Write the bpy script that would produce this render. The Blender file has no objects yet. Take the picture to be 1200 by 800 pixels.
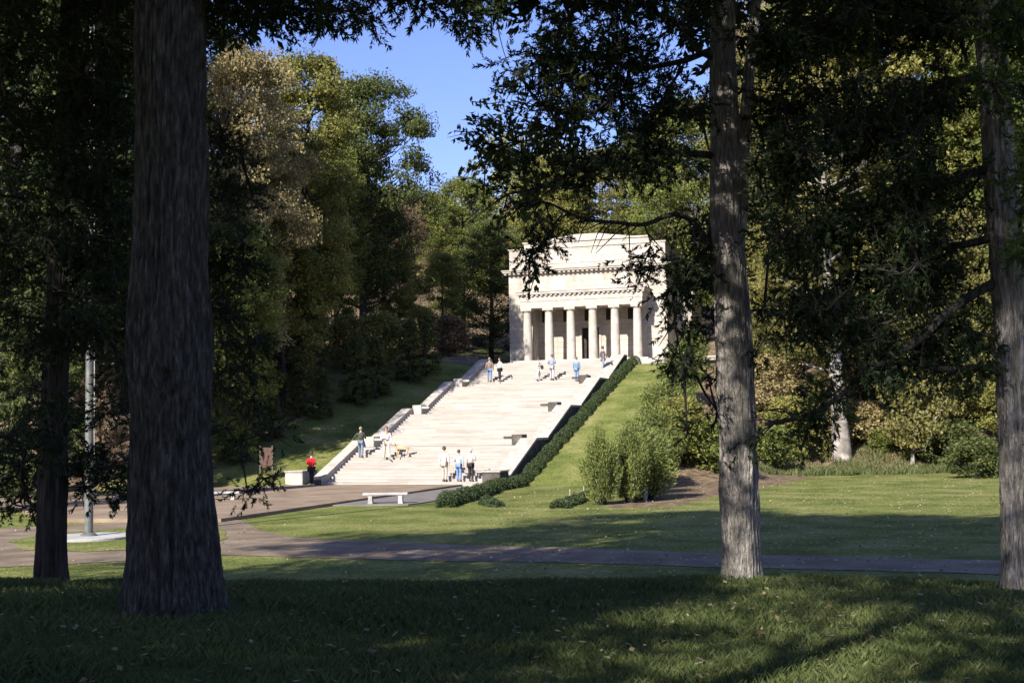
import bpy, bmesh, math, random
import numpy as np
from mathutils import Vector, Matrix, noise

R = math.radians
rng = np.random.default_rng(7)
random.seed(7)
sc = bpy.context.scene
COL = sc.collection

# ------------------------------------------------------------------ camera
FPX = 1500.0
PITCH = R(3.82)
ROLL = R(1.0)
cam_d = bpy.data.cameras.new('camera')
cam = bpy.data.objects.new('camera', cam_d)
COL.objects.link(cam)
cam_d.sensor_width = 36.0
cam_d.lens = 36.0 * FPX / 1200.0
cam_d.clip_start = 0.1
cam_d.clip_end = 3000
CM = Matrix.Rotation(math.pi / 2 + PITCH, 3, 'X') @ Matrix.Rotation(-ROLL, 3, 'Z')
cam.rotation_euler = CM.to_euler()
sc.camera = cam


def ray(px, py):
    return CM @ Vector(((px - 600) / FPX, (400 - py) / FPX, -1.0))


def at(px, py, Y):
    d = ray(px, py)
    return d * (Y / d.y)


def atz(px, py, z):
    d = ray(px, py)
    return d * (z / d.z)


# ------------------------------------------------------------------ stairs frame
TH = R(17.4)
U = np.array([math.cos(TH), -math.sin(TH)])
V = np.array([math.sin(TH), math.cos(TH)])
O = np.array([-1.12, 67.0])
Z0 = -2.95            # plaza level
GZ = -3.08            # lawn level


def P(s, t, z=0.0):
    q = O + U * s + V * t
    return Vector((q[0], q[1], z))


def ST(X, Y):
    dx = X - O[0]; dy = Y - O[1]
    return dx * U[0] + dy * U[1], dx * V[0] + dy * V[1]


SW = 9.65
RISE = 1.93
FL = [(0.0, 5.0), (7.4, 12.6), (15.2, 20.4), (23.0, 28.2)]
ZT = Z0 + 4 * RISE


def stair_z(t):
    z = Z0
    for a, b in FL:
        if t <= a:
            return z
        if t < b:
            n = 14
            k = math.floor((t - a) / ((b - a) / n)) + 1
            return z + RISE * k / n
        z += RISE
    return z


def sstep(a, b, x):
    k = np.clip((x - a) / (b - a), 0, 1)
    return k * k * (3 - 2 * k)


PT = [-60, -16, -5, 0, 28.2, 31, 60, 120, 220, 500]
PZ = [GZ, GZ, GZ + .0, GZ + .02, ZT - .30, ZT - .06, ZT + .2, ZT + 15, ZT + 34, ZT + 40]


def prof(t):
    return np.interp(t, PT, PZ)


def vn(X, Y, f, seed=0.0):
    # cheap smooth pseudo-noise
    a = np.sin(X * f * 1.7 + seed) * np.cos(Y * f * 1.3 + seed * 2.1)
    b = np.sin(X * f * 3.1 + Y * f * 2.3 + seed * 1.3) * .5
    c = np.cos(Y * f * 4.7 - X * f * 3.9 + seed * .7) * .25
    return (a + b + c) / 1.75


def terrain(X, Y):
    X = np.asarray(X, float); Y = np.asarray(Y, float)
    s, t = ST(X, Y)
    near = -1.57 - .02 * np.clip(X, -12, 12) - .03 * (np.clip(Y, 5, 16) - 11)
    field = near + (GZ - near) * sstep(13.2, 22.5, Y)
    far_r = GZ + .30 * np.clip(Y - 78 - .2 * (30 - X) * (X < 30), 0, 60) + .16 * np.clip(Y - 138, 0, 200)
    fld = np.where(Y > 40, np.maximum(far_r, GZ), field)
    hill = prof(t)
    w = np.clip(-11 - s, 0, 80)
    hl = prof(t + .45 * np.clip(w, 0, 14)) + np.clip(t + 6, 0, 60) / 60 * .22 * np.clip(w, 0, 30)
    hill = np.where(s < -11, hl, hill)
    sedge = np.interp(t, [-15, 31, 40, 70], [9.6, 7.2, 9.5, 12])
    wr = sstep(0, 1, (s - sedge) / np.interp(t, [-15, 31], [2.5, 8]))
    z = hill * (1 - wr) + fld * wr
    z = np.where(t < -16, fld, z)
    inside = (s > -10.3) & (s < .65) & (t > .4) & (t < 32)
    z = np.where(inside, z - 1.6, z)
    bump = .05 * vn(X, Y, .35) * sstep(24, 14, Y) + .5 * vn(X, Y, .11, 2) * sstep(84, 110, Y)
    return z + bump


def tz(x, y):
    return float(terrain(x, y))


def surf(x, y):
    s, t = ST(x, y)
    if -9.65 < s < 0 and t >= 0:
        return stair_z(t)
    if -16.5 < s < -1.7 and -24 < t < 0:
        return Z0
    return tz(x, y)


def hit(px, py):
    d = ray(px, py)
    y = 7.0
    while y < 160:
        p = d * (y / d.y)
        if p.z <= surf(p.x, p.y):
            return Vector((p.x, p.y, surf(p.x, p.y)))
        y += .04
    return p


# ------------------------------------------------------------------ materials
def mat(name, cols, scale=3.0, rough=.85, bump=0.0, bscale=None, detail=6, attr=None, trans=0.0,
        stretch=(1, 1, 1), spec=.3, metal=0.0, brick=None, mid=None):
    m = bpy.data.materials.new(name)
    m.use_nodes = True
    nt = m.node_tree
    N = nt.nodes; L = nt.links
    bs = N['Principled BSDF']; out = N['Material Output']
    bs.inputs['Roughness'].default_value = rough
    bs.inputs['Metallic'].default_value = metal
    bs.inputs['Specular IOR Level'].default_value = spec
    rp = N.new('ShaderNodeValToRGB')
    el = rp.color_ramp.elements
    n = len(cols)
    lo, hi = (0.3, 0.7) if attr is None else (0.0, 1.0)
    while len(el) < n:
        el.new(.5)
    for i, c in enumerate(cols):
        el[i].position = lo + (hi - lo) * i / max(1, n - 1)
        el[i].color = (*c, 1)
    tc = N.new('ShaderNodeTexCoord')
    mp = N.new('ShaderNodeMapping')
    mp.inputs['Scale'].default_value = stretch
    L.new(tc.outputs['Object'], mp.inputs['Vector'])
    if attr:
        at_ = N.new('ShaderNodeAttribute'); at_.attribute_name = attr
        L.new(at_.outputs['Fac'], rp.inputs['Fac'])
    else:
        nz = N.new('ShaderNodeTexNoise')
        nz.inputs['Scale'].default_value = scale
        nz.inputs['Detail'].default_value = detail
        L.new(mp.outputs['Vector'], nz.inputs['Vector'])
        L.new(nz.outputs['Fac'], rp.inputs['Fac'])
    colo = rp.outputs['Color']
    bh = None
    if brick:
        bw, bhgt, mort, dark = brick
        sx = N.new('ShaderNodeSeparateXYZ'); cx = N.new('ShaderNodeCombineXYZ')
        L.new(tc.outputs['Object'], sx.inputs[0])
        ad = N.new('ShaderNodeMath'); ad.operation = 'ADD'
        L.new(sx.outputs['X'], ad.inputs[0]); L.new(sx.outputs['Y'], ad.inputs[1])
        L.new(ad.outputs[0], cx.inputs['X']); L.new(sx.outputs['Z'], cx.inputs['Y'])
        bk = N.new('ShaderNodeTexBrick')
        bk.inputs['Scale'].default_value = 1
        bk.inputs['Brick Width'].default_value = bw
        bk.inputs['Row Height'].default_value = bhgt
        bk.inputs['Mortar Size'].default_value = mort
        bk.inputs['Color1'].default_value = (1, 1, 1, 1)
        bk.inputs['Color2'].default_value = (.82, .80, .78, 1)
        bk.inputs['Mortar'].default_value = (dark, dark, dark, 1)
        L.new(cx.outputs[0], bk.inputs['Vector'])
        mx = N.new('ShaderNodeMix'); mx.data_type = 'RGBA'; mx.blend_type = 'MULTIPLY'
        mx.inputs[0].default_value = 1
        L.new(colo, mx.inputs[6]); L.new(bk.outputs['Color'], mx.inputs[7])
        colo = mx.outputs[2]
    L.new(colo, bs.inputs['Base Color'])
    if bump:
        nb = N.new('ShaderNodeTexNoise')
        nb.inputs['Scale'].default_value = bscale or scale * 4
        nb.inputs['Detail'].default_value = 8
        L.new(mp.outputs['Vector'], nb.inputs['Vector'])
        bp = N.new('ShaderNodeBump')
        bp.inputs['Strength'].default_value = bump
        bp.inputs['Distance'].default_value = .05 if bump < 1 else .12
        L.new(nb.outputs['Fac'], bp.inputs['Height'])
        L.new(bp.outputs['Normal'], bs.inputs['Normal'])
    if trans:
        tr = N.new('ShaderNodeBsdfTranslucent')
        L.new(colo, tr.inputs['Color'])
        ms = N.new('ShaderNodeMixShader'); ms.inputs[0].default_value = trans
        L.new(bs.outputs[0], ms.inputs[1]); L.new(tr.outputs[0], ms.inputs[2])
        L.new(ms.outputs[0], out.inputs['Surface'])
    return m


def leafmat(name, cols, trans=.3):
    return mat(name, cols, attr='tint', trans=trans, rough=.6, spec=.25)


M = {}
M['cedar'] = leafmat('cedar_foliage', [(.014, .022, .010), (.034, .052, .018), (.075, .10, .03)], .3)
M['cedar_light'] = leafmat('sunny_cedar_foliage', [(.03, .055, .014), (.06, .10, .02), (.10, .15, .035)], .3)  # brighter copy of the cedar foliage, with sunlight put into its colour
M['oak'] = leafmat('green_leaves', [(.07, .09, .02), (.14, .165, .036), (.23, .24, .06)])
M['olive'] = leafmat('olive_leaves', [(.10, .105, .026), (.19, .19, .046), (.31, .28, .08)])
M['dark'] = leafmat('dark_green_leaves', [(.040, .055, .016), (.08, .10, .028), (.14, .155, .045)])
M['tan'] = leafmat('tan_autumn_leaves', [(.16, .13, .055), (.29, .235, .105), (.42, .34, .17)])
M['yellow'] = leafmat('yellow_green_leaves', [(.085, .09, .026), (.165, .155, .045), (.26, .225, .075)])
M['rust'] = leafmat('rust_leaves', [(.11, .075, .042), (.19, .13, .075), (.26, .19, .11)])
M['bush'] = leafmat('bush_leaves', [(.09, .11, .03), (.17, .20, .05), (.26, .28, .09)])
M['hedge'] = leafmat('hedge_leaves', [(.035, .055, .02), (.065, .09, .035), (.10, .13, .05)])
M['blade'] = leafmat('grass_blades', [(.06, .08, .027), (.115, .145, .045), (.21, .21, .09)], .4)
M['fallen'] = leafmat('fallen_leaf', [(.16, .10, .05), (.30, .22, .12), (.45, .38, .24)], .1)
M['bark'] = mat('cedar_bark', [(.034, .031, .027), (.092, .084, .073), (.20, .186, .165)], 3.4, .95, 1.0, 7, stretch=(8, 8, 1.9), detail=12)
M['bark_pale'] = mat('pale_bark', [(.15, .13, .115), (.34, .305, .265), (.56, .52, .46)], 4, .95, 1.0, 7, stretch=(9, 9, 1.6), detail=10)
M['bark_dark'] = mat('dark_bark', [(.018, .015, .012), (.04, .034, .028), (.075, .064, .054)], 5, .95, .6, 9, stretch=(4, 4, .8))
M['sycamore'] = mat('mottled_bark', [(.10, .085, .07), (.22, .195, .165), (.40, .37, .32)], 2.5, .9, .3, 9)
M['stone'] = mat('limestone', [(.36, .315, .26), (.46, .415, .355), (.53, .485, .425)], 1.1, .8, .25, 12, stretch=(1, 1, .45), brick=(1.3, .45, .014, .48))
M['stone_plain'] = mat('smooth_limestone', [(.34, .30, .25), (.42, .375, .32), (.49, .445, .39)], 2.2, .8, .2, 14)
M['step'] = mat('granite_steps', [(.375, .34, .298), (.425, .388, .342), (.47, .43, .385)], 1.1, .85, .3, 9, stretch=(.7, 3, 7), brick=(1.9, .1378, .008, .72))
M['stone_dark'] = mat('shaded_limestone', [(.055, .046, .038), (.09, .078, .065), (.14, .12, .10)], 2.5, .9, .3, 10)  # dark copy of the limestone, shade painted into its colour
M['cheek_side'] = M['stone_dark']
M['plaza'] = mat('brown_gravel_paving', [(.17, .122, .08), (.235, .172, .117), (.30, .228, .16)], .8, .95, .4, 30)
M['path'] = mat('brown_path', [(.12, .088, .058), (.18, .135, .09), (.25, .195, .135)], .9, .95, .4, 30)
M['apron'] = mat('grey_asphalt', [(.13, .115, .105), (.17, .15, .135), (.21, .19, .17)], 1.2, .95, .3, 30)
M['concrete'] = mat('pale_concrete', [(.30, .28, .255), (.38, .36, .335), (.45, .43, .40)], 2, .9, .2, 20)
M['steel'] = mat('galvanised_pole', [(.12, .122, .11), (.16, .162, .148), (.20, .202, .185)], 6, .45, metal=.35)
M['bronze'] = mat('dark_bronze_door', [(.012, .009, .008), (.025, .018, .015), (.04, .03, .025)], 3, .5)
M['grille'] = mat('bronze_grille', [(.03, .025, .022), (.05, .042, .036)], 3, .5)
M['wood'] = mat('weathered_wood', [(.10, .07, .05), (.15, .11, .08)], 4, .9)
M['sign'] = mat('brown_sign_board', [(.10, .060, .045), (.14, .085, .065)], 4, .8)
M['stake'] = mat('grey_stake', [(.30, .28, .24), (.42, .40, .35)], 8, .9)


def ground_mat():
    m = bpy.data.materials.new('lawn_ground')
    m.use_nodes = True
    nt = m.node_tree; N = nt.nodes; L = nt.links
    bs = N['Principled BSDF']
    bs.inputs['Roughness'].default_value = .95
    bs.inputs['Specular IOR Level'].default_value = .1
    tc = N.new('ShaderNodeTexCoord')

    def nz(scale, cols, detail=6, lo=.32, hi=.68):
        n = N.new('ShaderNodeTexNoise'); n.inputs['Scale'].default_value = scale
        n.inputs['Detail'].default_value = detail
        L.new(tc.outputs['Object'], n.inputs['Vector'])
        r = N.new('ShaderNodeValToRGB'); el = r.color_ramp.elements
        while len(el) < len(cols): el.new(.5)
        for i, c in enumerate(cols):
            el[i].position = lo + (hi - lo) * i / (len(cols) - 1)
            el[i].color = (*c, 1)
        L.new(n.outputs['Fac'], r.inputs['Fac'])
        return r.outputs['Color'], n.outputs['Fac']
    g1, f1 = nz(.55, [(.088, .108, .028), (.142, .160, .042), (.215, .205, .078)])
    g2, f2 = nz(9, [(.6, .6, .6), (1, 1, 1), (1.35, 1.3, 1.15)], 8)
    l1, f3 = nz(2.2, [(.085, .060, .036), (.16, .115, .07), (.26, .19, .12)], 9)
    mx = N.new('ShaderNodeMix'); mx.data_type = 'RGBA'; mx.blend_type = 'MULTIPLY'; mx.inputs[0].default_value = 1
    L.new(g1, mx.inputs[6]); L.new(g2, mx.inputs[7])
    a = N.new('ShaderNodeAttribute'); a.attribute_name = 'litter'
    # ragged border between the lawn and the litter
    n4 = N.new('ShaderNodeTexNoise'); n4.inputs['Scale'].default_value = .9; n4.inputs['Detail'].default_value = 7
    L.new(tc.outputs['Object'], n4.inputs['Vector'])
    ad = N.new('ShaderNodeMath'); ad.operation = 'ADD'
    L.new(a.outputs['Fac'], ad.inputs[0]); L.new(n4.outputs['Fac'], ad.inputs[1])
    mr = N.new('ShaderNodeMapRange')
    mr.inputs['From Min'].default_value = .88; mr.inputs['From Max'].default_value = 1.12
    L.new(ad.outputs[0], mr.inputs['Value'])
    m2 = N.new('ShaderNodeMix'); m2.data_type = 'RGBA'
    L.new(mr.outputs[0], m2.inputs[0]); L.new(mx.outputs[2], m2.inputs[6]); L.new(l1, m2.inputs[7])
    L.new(m2.outputs[2], bs.inputs['Base Color'])
    bp = N.new('ShaderNodeBump'); bp.inputs['Strength'].default_value = .7; bp.inputs['Distance'].default_value = .08
    n5 = N.new('ShaderNodeTexNoise'); n5.inputs['Scale'].default_value = 14; n5.inputs['Detail'].default_value = 6
    L.new(tc.outputs['Object'], n5.inputs['Vector'])
    L.new(n5.outputs['Fac'], bp.inputs['Height']); L.new(bp.outputs['Normal'], bs.inputs['Normal'])
    return m


M['ground'] = ground_mat()


# ------------------------------------------------------------------ object helpers
def mesh_np(name, verts, faces, smooth=False, attrs=None):
    verts = np.asarray(verts, np.float32); faces = np.asarray(faces, np.int32)
    me = bpy.data.meshes.new(name)
    k = faces.shape[1]
    me.vertices.add(len(verts)); me.vertices.foreach_set('co', verts.ravel())
    me.loops.add(faces.size); me.loops.foreach_set('vertex_index', faces.ravel())
    me.polygons.add(len(faces))
    me.polygons.foreach_set('loop_start', np.arange(len(faces), dtype=np.int32) * k)
    me.polygons.foreach_set('loop_total', np.full(len(faces), k, np.int32))
    if smooth:
        me.polygons.foreach_set('use_smooth', np.ones(len(faces), bool))
    if attrs:
        for an, (dom, arr) in attrs.items():
            a = me.attributes.new(an, 'FLOAT', dom)
            a.data.foreach_set('value', np.asarray(arr, np.float32))
    me.update(calc_edges=True)
    return me


def link(name, me, m=None, parent=None, loc=None):
    o = bpy.data.objects.new(name, me)
    COL.objects.link(o)
    if m is not None and me is not None:
        if len(me.materials) == 0:
            me.materials.append(m)
        elif me.materials[0] != m:
            o.material_slots[0].link = 'OBJECT'
            o.material_slots[0].material = m
    if parent: o.parent = parent
    if loc is not None: o.location = loc
    return o


def tag(o, label=None, cat=None, group=None, kind=None):
    if label: o['label'] = label
    if cat: o['category'] = cat
    if group: o['group'] = group
    if kind: o['kind'] = kind
    return o


def empty(name, loc, rz=0.0):
    o = bpy.data.objects.new(name, None)
    o.empty_display_size = .3
    COL.objects.link(o); o.location = loc; o.rotation_euler = (0, 0, rz)
    return o


class G:
    """collects solids, then links them as one mesh"""

    def __init__(self):
        self.v = []; self.f = []

    def face_add(self, vs, fs):
        b = len(self.v)
        self.v += [tuple(v) for v in vs]
        self.f += [tuple(b + i for i in f) for f in fs]

    def box(self, x0, x1, y0, y1, z0, z1):
        vs = [(x, y, z) for z in (z0, z1) for y in (y0, y1) for x in (x0, x1)]
        self.face_add(vs, [(0, 2, 3, 1), (4, 5, 7, 6), (0, 1, 5, 4), (2, 6, 7, 3), (0, 4, 6, 2), (1, 3, 7, 5)])
        return self

    def prism(self, pts, x0, x1, axis='x'):
        n = len(pts)
        if axis == 'x':
            vs = [(x0, a, b) for a, b in pts] + [(x1, a, b) for a, b in pts]
        elif axis == 'y':
            vs = [(a, x0, b) for a, b in pts] + [(a, x1, b) for a, b in pts]
        else:
            vs = [(a, b, x0) for a, b in pts] + [(a, b, x1) for a, b in pts]
        fs = [tuple(range(n)), tuple(range(2 * n - 1, n - 1, -1))]
        fs += [(i, n + i, n + (i + 1) % n, (i + 1) % n) for i in range(n)]
        self.face_add(vs, fs)
        return self

    def tube(self, pts, rad, seg=8, caps=True):
        pts = [Vector(p) for p in pts]
        n = len(pts)
        if not hasattr(rad, '__len__'): rad = [rad] * n
        vs = []; fs = []
        up = Vector((0, 0, 1))
        for i, p in enumerate(pts):
            d = (pts[min(i + 1, n - 1)] - pts[max(i - 1, 0)])
            if d.length < 1e-6: d = Vector((0, 0, 1))
            d.normalize()
            a = d.cross(up if abs(d.z) < .95 else Vector((1, 0, 0))).normalized()
            b = d.cross(a)
            for k in range(seg):
                w = 2 * math.pi * k / seg
                vs.append(p + (a * math.cos(w) + b * math.sin(w)) * rad[i])
        for i in range(n - 1):
            for k in range(seg):
                k2 = (k + 1) % seg
                fs.append((i * seg + k, i * seg + k2, (i + 1) * seg + k2, (i + 1) * seg + k))
        if caps:
            fs.append(tuple(range(seg - 1, -1, -1)))
            fs.append(tuple((n - 1) * seg + k for k in range(seg)))
        self.face_add(vs, fs)
        return self

    def lathe(self, prof_, seg=24, cx=0, cy=0):
        n = len(prof_); vs = []; fs = []
        for r, z in prof_:
            for k in range(seg):
                w = 2 * math.pi * k / seg
                vs.append((cx + r * math.cos(w), cy + r * math.sin(w), z))
        for i in range(n - 1):
            for k in range(seg):
                k2 = (k + 1) % seg
                fs.append((i * seg + k, i * seg + k2, (i + 1) * seg + k2, (i + 1) * seg + k))
        fs.append(tuple(range(seg - 1, -1, -1)))
        fs.append(tuple((n - 1) * seg + k for k in range(seg)))
        self.face_add(vs, fs)
        return self

    def mesh(self, name, smooth=False, bevel=0.0):
        me = bpy.data.meshes.new(name)
        me.from_pydata(self.v, [], self.f)
        bm = bmesh.new(); bm.from_mesh(me)
        bmesh.ops.recalc_face_normals(bm, faces=bm.faces)
        if bevel:
            bmesh.ops.bevel(bm, geom=[e for e in bm.edges if e.is_manifold and e.calc_face_angle(0) > .6],
                            offset=bevel, segments=2, affect='EDGES', clamp_overlap=True)
        bm.to_mesh(me); bm.free()
        if smooth:
            me.polygons.foreach_set('use_smooth', np.ones(len(me.polygons), bool))
            try: me.set_sharp_from_angle(angle=R(40))
            except Exception: pass
        return me

    def build(self, name, m, parent=None, smooth=False, bevel=0.0, loc=None):
        return link(name, self.mesh(name, smooth, bevel), m, parent, loc)


# ------------------------------------------------------------------ world, sun
SUN_EL = R(33); SUN_D = np.array([-.53, -.848]); SUN_D /= np.linalg.norm(SUN_D)
w = bpy.data.worlds.new('World'); sc.world = w
w.use_nodes = True
wn = w.node_tree.nodes; wl = w.node_tree.links
sky = wn.new('ShaderNodeTexSky'); sky.sky_type = 'NISHITA'
sky.sun_disc = False
sky.sun_elevation = SUN_EL
sky.sun_rotation = math.atan2(SUN_D[0], SUN_D[1]) % (2 * math.pi)
sky.air_density = 1.0; sky.dust_density = .3; sky.ozone_density = 4.0
tint_ = wn.new('ShaderNodeMix'); tint_.data_type = 'RGBA'; tint_.blend_type = 'MULTIPLY'; tint_.inputs[0].default_value = 1
tint_.inputs[7].default_value = (.72, .65, .85, 1)
wl.new(sky.outputs[0], tint_.inputs[6]); wl.new(tint_.outputs[2], wn['Background'].inputs[0])
wn['Background'].inputs[1].default_value = .13
sl = bpy.data.lights.new('sun', 'SUN'); so = bpy.data.objects.new('sun', sl); COL.objects.link(so)
sl.energy = 5.0; sl.angle = R(.53); sl.color = (1, .95, .87)
tos = Vector((SUN_D[0] * math.cos(SUN_EL), SUN_D[1] * math.cos(SUN_EL), math.sin(SUN_EL)))
so.rotation_euler = tos.to_track_quat('Z', 'Y').to_euler()
so.location = tos * 60
sc.view_settings.view_transform = 'Standard'
sc.view_settings.look = 'None'
sc.view_settings.gamma = 1
sc.view_settings.exposure = 1.0
sc.render.engine = 'CYCLES'
cy = sc.cycles
cy.max_bounces = 5; cy.diffuse_bounces = 3; cy.glossy_bounces = 2; cy.transmission_bounces = 3
cy.transparent_max_bounces = 4
cy.use_denoising = True
cy.caustics_reflective = False; cy.caustics_refractive = False

# ------------------------------------------------------------------ ground
def lin(a, b, st): return list(np.arange(a, b, st))


ss = sorted(set([-700, -450, -300, -200, -150, -120, -100] + lin(-90, -30, 3) + lin(-30, -12, 1.2) +
                [-11.2, -10.9, -10.6, -10.25, -10, -5, -1, -.5, 0, .3, .62, .9, 1.2] + lin(1.6, 26, .7) + lin(26, 80, 2.5) +
                [85, 100, 130, 170, 220, 320, 450, 700]))
ts = sorted(set([-120, -100] + lin(-90, -40, .5) + lin(-40, 35, .8) + lin(35, 140, 3) + [150, 180, 220, 300, 400, 600, 900]))
SS, TT = np.meshgrid(np.array(ss), np.array(ts))
XX = O[0] + U[0] * SS + V[0] * TT; YY = O[1] + U[1] * SS + V[1] * TT
ZZ = terrain(XX, YY)
nv = np.stack([XX, YY, ZZ], -1).reshape(-1, 3)
ny, nx = SS.shape
idx = np.arange(nx * ny).reshape(ny, nx)
fc = np.stack([idx[:-1, :-1], idx[:-1, 1:], idx[1:, 1:], idx[1:, :-1]], -1).reshape(-1, 4)
s_, t_ = SS.ravel(), TT.ravel(); X_, Y_ = XX.ravel(), YY.ravel()
lit = np.zeros(len(s_))
lit = np.maximum(lit, sstep(0, 4, (Y_ - 76 - .12 * np.abs(30 - X_))) * (s_ > 9))
lit = np.maximum(lit, sstep(60, 66, t_))
lit = np.maximum(lit, sstep(-19, -24, s_) * sstep(-20, -10, t_))
lit = np.maximum(lit, .75 * sstep(-12, -17, s_) * sstep(-8, -2, t_) * .6)
sed = np.interp(t_, [-15, 31], [9.6, 7.2])
lit = np.maximum(lit, .9 * sstep(-.8, .6, s_ - sed) * sstep(6.5, 4.0, s_ - sed - np.interp(t_, [-15, 31], [-2.5, 6])) * sstep(-18, -15, t_) * sstep(60, 40, t_))
gm = mesh_np('ground', nv, fc, True, {'litter': ('POINT', lit)})
tag(link('ground', gm, M['ground']), kind='structure')


def sheet(name, poly, z, m, jit=.12, thick=0.0, kind='structure', sub=.5):
    pts = []
    n = len(poly)
    for i in range(n):
        a = Vector(poly[i][:2]); b = Vector(poly[(i + 1) % n][:2])
        k = max(1, int((b - a).length / sub))
        for j in range(k):
            p = a.lerp(b, j / k)
            q = noise.noise_vector(Vector((p.x * 1.1, p.y * 1.1, 3.3))) * jit
            pts.append((p.x + q.x, p.y + q.y))
    g = G()
    if thick:
        g.prism(pts, z - thick, z, 'z')
    else:
        g.face_add([(x, y, z) for x, y in pts], [tuple(range(len(pts)))])
    o = g.build(name, m)
    tag(o, kind=kind)
    return o


def pxpoly(L_, z):
    return [tuple(atz(a, b, z)) for a, b in L_]


# plaza in front of the stairs
sheet('plaza', [P(-1.7, .05), P(-1.7, -24.5), P(-8, -25), P(-13.5, -20), P(-15.5, -8), P(-14.5, -.6), P(-11, .1), P(-9.6, .1)], Z0, M['plaza'], 0.0, .25, sub=50)
sheet('asphalt_apron', [P(-1.69, -.1), P(1.0, -.3), P(1.9, -8), P(1.5, -15.2), P(-1.69, -15.8)], GZ + .045, M['apron'], .12, .2, sub=1)
pth = pxpoly([(-60, 668), (150, 657), (255, 650), (350, 653), (500, 657), (700, 660), (850, 665), (1000, 668), (1300, 677),
              (1300, 660), (1000, 653), (850, 649), (700, 643), (560, 639), (430, 634), (345, 630), (305, 622), (285, 610),
              (250, 606), (150, 612), (-60, 622)], GZ)
sheet('path', pth, GZ + .012, M['path'], .16)
isl = pxpoly([(8, 634), (60, 626), (150, 619), (230, 616), (268, 622), (262, 634), (200, 642), (100, 647), (30, 645)], GZ)
sheet('grass_island', isl, GZ + .024, M['ground'], .2)
far_p = pxpoly([(-120, 600), (40, 596), (180, 589), (262, 583), (330, 571), (322, 566), (255, 573), (150, 577), (-120, 584)], GZ)
sheet('leafy_path', far_p, GZ + .04, M['path'], .3)

# ------------------------------------------------------------------ stairs
RZ = -TH
st = empty('monument_stairs', P(0, 0, Z0), RZ)
tag(st, 'broad pale granite stairway climbing in four flights to the columned memorial', 'stairs')
g = G()
prev_t = 0; z = 0
for i, (a, b) in enumerate(FL):
    n = 14; dt = (b - a) / n; dz = RISE / n
    pts = [(a, z - 1.2)]
    for k in range(n):
        tz_ = z + (k + 1) * dz
        pts += [(a + k * dt, z + k * dz), (a + k * dt, tz_ - .05), (a + k * dt - .014, tz_ - .05), (a + k * dt - .014, tz_)]
    end = FL[i + 1][0] if i < 3 else 35.6
    pts += [(end, z + RISE), (end, z - 1.2)]
    gg = G(); gg.prism(pts, -SW + .003, -.003)
    fl = gg.build('flight', M['step'], st)
    z += RISE
# nosing shadow lines: each tread carries a thin projecting slab edge
CH = .27


def cheek(s0, s1):
    top = []; z = 0
    for i, (a, b) in enumerate(FL):
        end = FL[i + 1][0] if i < 3 else 29.3
        if i == 0: top.append((-.35, CH + .02))
        top += [(a + .1, z + CH + .08), (b + .1, z + RISE + CH), (end, z + RISE + CH)]
        z += RISE
    pts = top + [(29.3, 3.0), (-.35, -1.4)]
    gg = G(); gg.prism(pts, s0, s1)
    side = gg.build('side_wall', M['stone_dark'], st)  # wall body coloured dark for its shaded outer side
    # coping slab following the wall top
    lo = [(t, zz - .0) for t, zz in top]; hi = [(t, zz + .13) for t, zz in top]
    gg = G()
    gg.prism(hi + lo[::-1], s0 - .03, s1 + .03)
    gg.build('coping', M['stone_plain'], side)
    gi = G(); gi.prism([(t, zz - .002) for t, zz in top] + [(29.2, 5.5), (29.2, 3.2), (-.3, -1.2)], s1 + .004 if s1 < -2 else s0 - .02, s1 + .02 if s1 < -2 else s0 - .004)
    gi.build('inner_face', M['stone_plain'], side)


cheek(.01, .90)
cheek(-SW - .6, -SW - .01)
# stone end blocks on the landings
z = 0
for i, (a, b) in enumerate(FL[:3]):
    z += RISE
    for s0, s1 in ((-.62, .0), (-SW, -SW + .62)):
        lf_ = s0 < -3; mm = M['stone_plain'] if lf_ else M['stone_dark']  # right-hand blocks take the stone with shade painted in
        gg = G(); gg.box(s0 + .004, s1 - .004, b + .3, b + 1.3, z + .002, z + .60)
        bl = gg.build('end_block', mm, st, bevel=.02)
        x0, x1 = (s1, s1 + .5) if lf_ else (s0 - .5, s0)
        gg = G(); gg.box(x0, x1, b + .35, b + .75, z + .36, z + .50)
        gg.build('ledge', mm, bl, bevel=.02)
blk = hit(334, 567)
sb, tb = ST(blk.x, blk.y)
e = empty('stone_block', P(sb, tb, Z0), RZ)
tag(e, 'big pale stone block on the plaza at the left foot of the stairs', 'stone block')
G().box(0, 1.05, 0, 1.9, -.05, .68).build('block_body', M['stone_plain'], e, bevel=.03)
G().box(-.04, 1.09, -.04, 1.94, .68, .76).build('cap', M['stone_plain'], e, bevel=.02)
e = empty('stone_block', P(.05, -1.9, Z0), RZ)
tag(e, 'dark sided stone block at the right foot of the stairs by the hedge', 'stone block')
G().box(0, .95, 0, 1.5, -.3, .68).build('block_body', M['stone_dark'], e, bevel=.03)  # shade on the sides is in the dark stone colour
G().box(-.04, .99, -.04, 1.54, .68, .76).build('cap', M['stone_plain'], e, bevel=.02)

# terrace around the building
ter = G()
ter.box(-7.5, 12.0, 0, 26, -2, 0)
to = ter.build('terrace', M['concrete'], None, loc=P(-SW - 1.2 + 4.2, 31.2, ZT - .012)); to.rotation_euler.z = RZ
tag(to, kind='structure')
g = G()
pc = P(-10.95, 28.9)
for k in range(1):
    g.box(-14, 0, 0, .5, -1.5, .62)
    g.box(-14.1, .05, -.06, .56, .62, .74)
lw = g.build('low_wall', M['apron'], None, bevel=.02, loc=P(-10.98, 29.4, ZT - .05)); lw.rotation_euler.z = RZ  # grey apron material puts the shade into the wall colour
tag(lw, 'low grey stone wall at the top left of the stairs under the trees', 'wall')

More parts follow.
